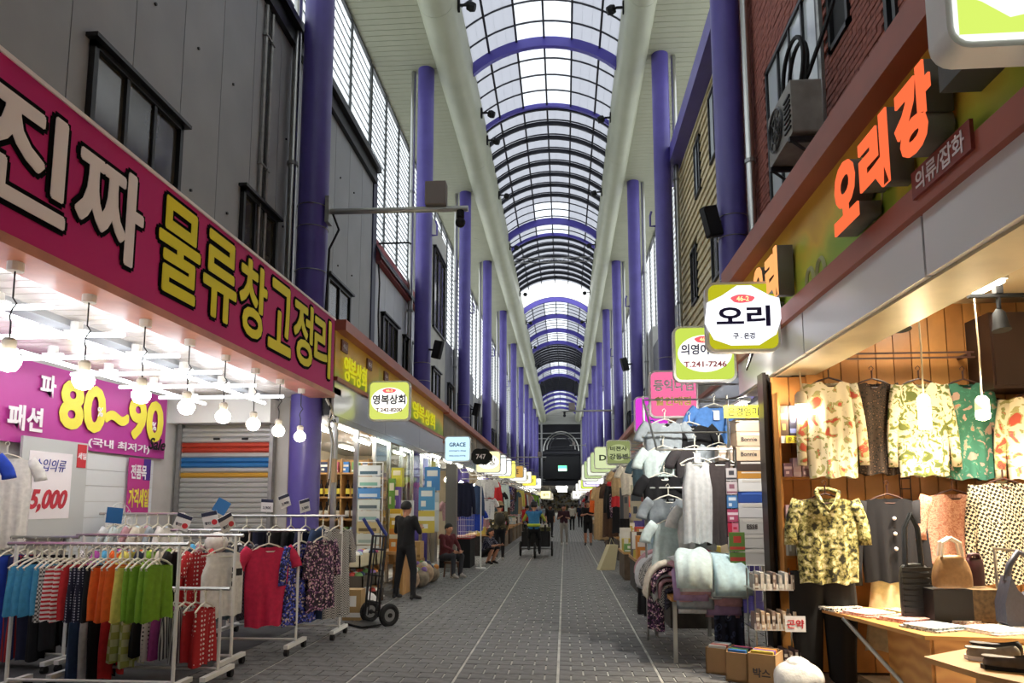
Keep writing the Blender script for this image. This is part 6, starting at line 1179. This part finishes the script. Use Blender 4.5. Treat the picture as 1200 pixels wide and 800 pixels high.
camo_ = pat('cloth_camouflage', 'noise', 9, [(0, '#3a3626'), (.42, '#5c5238'), (.5, '#75684a'), (.6, '#2c2a20')], detail=3)
PPL = [
 dict(lab='person in black with arms raised to the chest facing the goods shelf on the left', loc=(-2.74, 12.2, 0), rz=PI-.5, cloth=(K_, 'short', KD, KD, mShoe), J=dict(elL=(-.27, -.05, 1.16), elR=(.27, -.05, 1.16), wrL=(-.12, -.24, 1.22), wrR=(.12, -.24, 1.2), knL=(-.16, -.03, .49), knR=(.16, -.01, .49), anL=(-.2, .03, .08), anR=(.2, .03, .08), toL=(-.22, -.14, .035), toR=(.22, -.14, .035)), hair='short', hgt=1.66),
 dict(lab='person in a camouflage jacket and hat walking away on the left', loc=(-1.93, 21.0, 0), rz=PI+.1, cloth=(camo_, camo_, KD, KD, mat('shoe_pale', '#b5b0a8', .5)), J=dict(knR=(.1, -.1, .5), anR=(.1, .08, .1), toR=(.11, -.08, .04), elL=(-.26, .03, 1.13), elR=(.26, .03, 1.13)), hat=mat('straw_hat', '#8a7350', .8, n=(20, .2)), hair='short', hgt=1.66),
 dict(lab='person in dark shorts and dotted top crouching beside the walking hat wearer', loc=(-2.15, 19.7, 0), rz=1.1, cloth=(G['nav'], 'short', KD, 'skin', mShoe), J=dict(pel=(0, .1, .3), wai=(0, .04, .44), che=(0, -.05, .62), nec=(0, -.1, .79), hea=(0, -.13, .91), shL=(-.17, -.07, .72), shR=(.17, -.07, .72), elL=(-.2, -.25, .52), elR=(.2, -.25, .52), wrL=(-.1, -.4, .55), wrR=(.1, -.4, .55), hiL=(-.09, .1, .28), hiR=(.09, .1, .28), knL=(-.14, -.28, .46), knR=(.14, -.28, .46), anL=(-.13, -.1, .08), anR=(.13, -.1, .08), toL=(-.14, -.27, .035), toR=(.14, -.27, .035)), hair='bob', hgt=1.6),
 dict(lab='person in a dark red top sitting on a low stool before the grey pillar', loc=(-2.62, 16.0, 0), rz=.9, cloth=(C_('person_wine', '#5a1f26'), C_('person_wine', '#5a1f26'), C_('person_slate', '#33343c'), C_('person_slate', '#33343c'), mat('shoe_pale', '#b5b0a8', .5)), J=dict(pel=(0, .1, .48), wai=(0, .08, .63), che=(0, .04, .83), nec=(0, .02, 1.0), hea=(0, -.02, 1.12), shL=(-.18, .04, .94), shR=(.18, .04, .94), elL=(-.22, -.1, .72), elR=(.22, -.1, .72), wrL=(-.1, -.3, .62), wrR=(.1, -.3, .62), hiL=(-.09, .1, .46), hiR=(.09, .1, .46), knL=(-.13, -.32, .5), knR=(.13, -.32, .5), anL=(-.12, -.3, .08), anR=(.12, -.28, .08), toL=(-.13, -.46, .035), toR=(.13, -.44, .035)), hair='short', hgt=1.62),
 dict(lab='person in a plum top and pale trousers walking towards the viewer', loc=(-.05, 29, 0), rz=.1, cloth=(C_('person_plum', '#3a1c28'), 'short', mat('jeans_pale', '#9a968e', .8), mat('jeans_pale', '#9a968e', .8), mat('shoe_pale', '#b5b0a8', .5)), J=dict(wrL=(-.12, -.22, 1.2), elL=(-.25, -.02, 1.1), wrR=(.1, -.24, 1.15), elR=(.24, -.04, 1.1), knR=(.1, -.1, .5), anR=(.11, -.02, .1), toR=(.11, -.18, .05)), hair='long', hgt=1.62),
 dict(lab='tall person in black shirt and knee length shorts walking towards the viewer', loc=(.92, 29, 0), rz=-.05, cloth=(K_, 'short', K_, 'skin', mShoe), J=dict(wrL=(-.06, -.26, 1.18), wrR=(.1, -.27, 1.16), elL=(-.26, -.04, 1.13), elR=(.26, -.04, 1.13)), hair='short', hgt=1.78),
 dict(lab='person in dark clothes with arms out to the right stall', loc=(1.7, 33, 0), rz=1.3, cloth=(KD, 'short', KD, KD, mShoe), J=dict(wrL=(-.15, -.42, 1.1), wrR=(.15, -.42, 1.1), elL=(-.23, -.2, 1.14), elR=(.23, -.2, 1.14), knL=(-.12, -.08, .5)), hair='bob', hgt=1.62),
 dict(lab='person in a slate top holding a red bag at the right stall', loc=(1.75, 30.2, 0), rz=1.9, cloth=(G['teal'], 'short', mat('skirt_rust', '#8a5a44', .8), 'skin', mShoe), J=dict(wrL=(-.15, -.36, 1.0), wrR=(.15, -.36, 1.0)), hair='bob', hgt=1.6, skirt=.35),
 dict(lab='distant person in a red top on the left before the stalls', loc=(-1.75, 33, 0), rz=PI, cloth=(G['red'], G['red'], KD, KD, mShoe), hair='short', hgt=1.6),
 dict(lab='distant person in black near the middle of the lane', loc=(-.75, 36, 0), rz=.3, cloth=(KD, 'short', KD, KD, mShoe), hair='bob', hgt=1.62),
 dict(lab='distant small person in a pale top behind the walking pair', loc=(.45, 46, 0), rz=PI, cloth=(G['cream'], 'short', KD, KD, mShoe), hair='short', hgt=1.65),
 dict(lab='distant person in dark blue far down the lane on the right', loc=(1.1, 52, 0), rz=PI, cloth=(G['navy'], 'short', KD, KD, mShoe), hair='short', hgt=1.68),
 dict(lab='distant person in grey far down the lane on the left', loc=(-1.6, 50, 0), rz=0, cloth=(G['grey'], 'short', KD, KD, mShoe), hair='bob', hgt=1.6),
 dict(lab='person in a blue vest riding the cargo tricycle away', loc=(-.95, 21.85, 0), rz=PI, cloth=(C_('vest_blue', '#2f6f9c'), C_('sleeve_lime', '#b3b84a'), K_, K_, mShoe), J=dict(pel=(0, .05, .86), wai=(0, .02, 1.03), che=(0, -.06, 1.24), nec=(0, -.1, 1.41), hea=(0, -.14, 1.53), shL=(-.19, -.06, 1.35), shR=(.19, -.06, 1.35), elL=(-.32, -.2, 1.12), elR=(.32, -.2, 1.12), wrL=(-.3, -.5, 1.05), wrR=(.3, -.5, 1.05), hiL=(-.1, .05, .84), hiR=(.1, .05, .84), knL=(-.16, -.2, .56), knR=(.16, -.24, .62), anL=(-.16, -.02, .2), anR=(.16, -.12, .3), toL=(-.16, -.18, .14), toR=(.16, -.28, .26)), hair='short', hgt=1.72),
]
for d in PPL:
    far_ = d['loc'][1] > 26; t = person(fingers=not far_, **d)
    if 'camouflage' in d['lab']:
        MB().ball((0, .17, 1.22), .16, 12, 8, (.95, .6, 1.25)).build('backpack', mat('dark_backpack', '#2e2b22', .7), t, 2)
        for s in (-1, 1): MB().tube([(s*.1, .1, 1.38), (s*.12, -.0, 1.43), (s*.13, -.1, 1.3), (s*.14, -.02, 1.1)], .018, 6).build('strap', mat('dark_backpack', '#2e2b22'), t)
    if 'vest' in d['lab']:
        MB().tube([(.155*math.cos(a), .03+.125*math.sin(a), .98) for a in [2*PI*q/16 for q in range(17)]], .05, 6).build('lime_waist_band', C_('lime_band', '#b8cc3a'), t, 2)
        MB().lathe([(.13, .0), (.11, .03), (.09, .09), (.04, .12)], (0, -.14, 1.57), 14).build('cap', mat('dark_cap', '#1e1e24', .7), t, 1)
t = thing('plastic_stool', 'low brown stool under the sitting person', 'stool', (-2.56, 16.09, 0), .9); MB().prism(rrect(.28, .28, .05), .3, .34, 'z').build('seat', mat('brown_stool', '#6a4630', .5), t)
for x in (-.1, .1):
    for y in (-.1, .1): MB().cyl((x*1.2, y*1.2, 0), (x, y, .3), .018, n=6).build('leg', mat('brown_stool', '#6a4630'), t)
t = thing('red_bag', 'red shopping bag held out by the right stall', 'bag', (1.4, 30.05, .62), .3); MB().prism([(-.16, 0), (.16, 0), (.13, .34), (-.13, .34)], -.06, .06).build('bag_body', mat('red_bag', '#c23038', .5), t); MB().tube([(-.06, 0, .33), (0, 0, .44), (.06, 0, .33)], .01, 5).build('handle', mat('red_bag', '#c23038'), t)
# cargo tricycle
t = thing('cargo_tricycle', 'black cargo tricycle with two front wheels and a loaded box', 'tricycle', (-.92, 22.7, 0)); mK = mat('tricycle_black', '#0f0f11', .5)
def wheel(par, x, y, r, nm='wheel'):
    w_ = MB().tube([(x, y+(r-.03)*math.cos(a), r+(r-.03)*math.sin(a)) for a in [2*PI*q/20 for q in range(21)]], .03, 6).build(nm, mRub, par, 1); sp_ = MB()
    for q in range(8): sp_.cyl((x, y, r), (x, y+(r-.04)*math.cos(q*PI/4), r+(r-.04)*math.sin(q*PI/4)), .006, n=4)
    sp_.build('spokes', mGal, w_); MB().cyl((x-.05, y, r), (x+.05, y, r), .03, n=8).build('hub', mGal, w_)
wheel(t, -.5, .1, .24); wheel(t, .5, .1, .24); wheel(t, 0, -.95, .24)
box(-.44, .44, -.3, .75, .32, .38).build('bed', mK, t)
for a in ((-.44, -.41, -.3, .75), (.41, .44, -.3, .75), (-.44, .44, -.3, -.27), (-.44, .44, .72, .75)): box(*a, .38, .78).build('side_board', mK, t)
MB().tube([(0, -.95, .24), (0, -.6, .3), (0, -.3, .35)], .025, 6).tube([(0, -.75, .3), (0, -.8, .78)], .022, 6).build('frame', mK, t); MB().ball((0, -.82, .8), .11, 10, 6, (1, 1.2, .4)).build('saddle', mBlack, t, 2)
MB().tube([(-.34, -.38, 1.03), (-.2, -.3, 1.0), (.2, -.3, 1.0), (.34, -.38, 1.03)], .016, 6).build('handlebar', mSteel, t); MB().cyl((-.5, .1, .24), (.5, .1, .24), .02, n=6).build('axle', mGal, t)
for s in (-1, 1): box(s*.3-.03, s*.3+.03, -.34, -.28, .78, 1.0).build('bar_post', mK, t)
for i, (x, y, z, w, d, h, c) in enumerate(((-.2, .1, .38, .4, .5, .5, '#2a2622'), (.22, .15, .38, .36, .5, .42, '#1c1a1a'), (.05, .45, .38, .6, .3, .62, '#c9c4b4'), (.28, .0, .8, .3, .3, .12, '#5a5a2e'))): pack(f'{O5[i]} load in the box of the cargo tricycle', -.92+x, 22.7+y, z, w, d, h, c, .1*i, 'load of the cargo tricycle', pr='#3a342c', name='cargo_box')
bpy.data.scenes.remove(WS)
# signs and goods of the low arcade beyond the portal
for i in range(14):
    x = -3.4 if i % 2 else 2.4; lightbox(f'{ORD[i//2]} lit sign hanging in the low arcade beyond the portal, {"left" if i % 2 else "right"} side', (x+(.5 if i % 2 else -.5), 108+4*(i//2), 3.2), 1.6, 1.2, ['#f2f0e6', '#efe3a0', '#dfe9f2', '#f4d6d6'][i % 4], [('상가', 0, .4, '#5a5048', .9)], None, None, .5, .9, group='lit signs of the far arcade', rod=.82)
for i in range(6):
    t = thing('arcade_lamp', f'{ORD[i]} strip lamp under the ceiling of the low arcade beyond the portal', 'ceiling light', (-.5, 112+8*i, 4.48), 0, 'strip lamps of the far arcade'); box(-.9, .9, -.3, .3, 0, .06).build('diffuser', lamp('arcade_strip', '#fdf8ea', 26), t); box(-1, 1, -.35, .35, .06, .1).build('housing', mWhiteP, t)
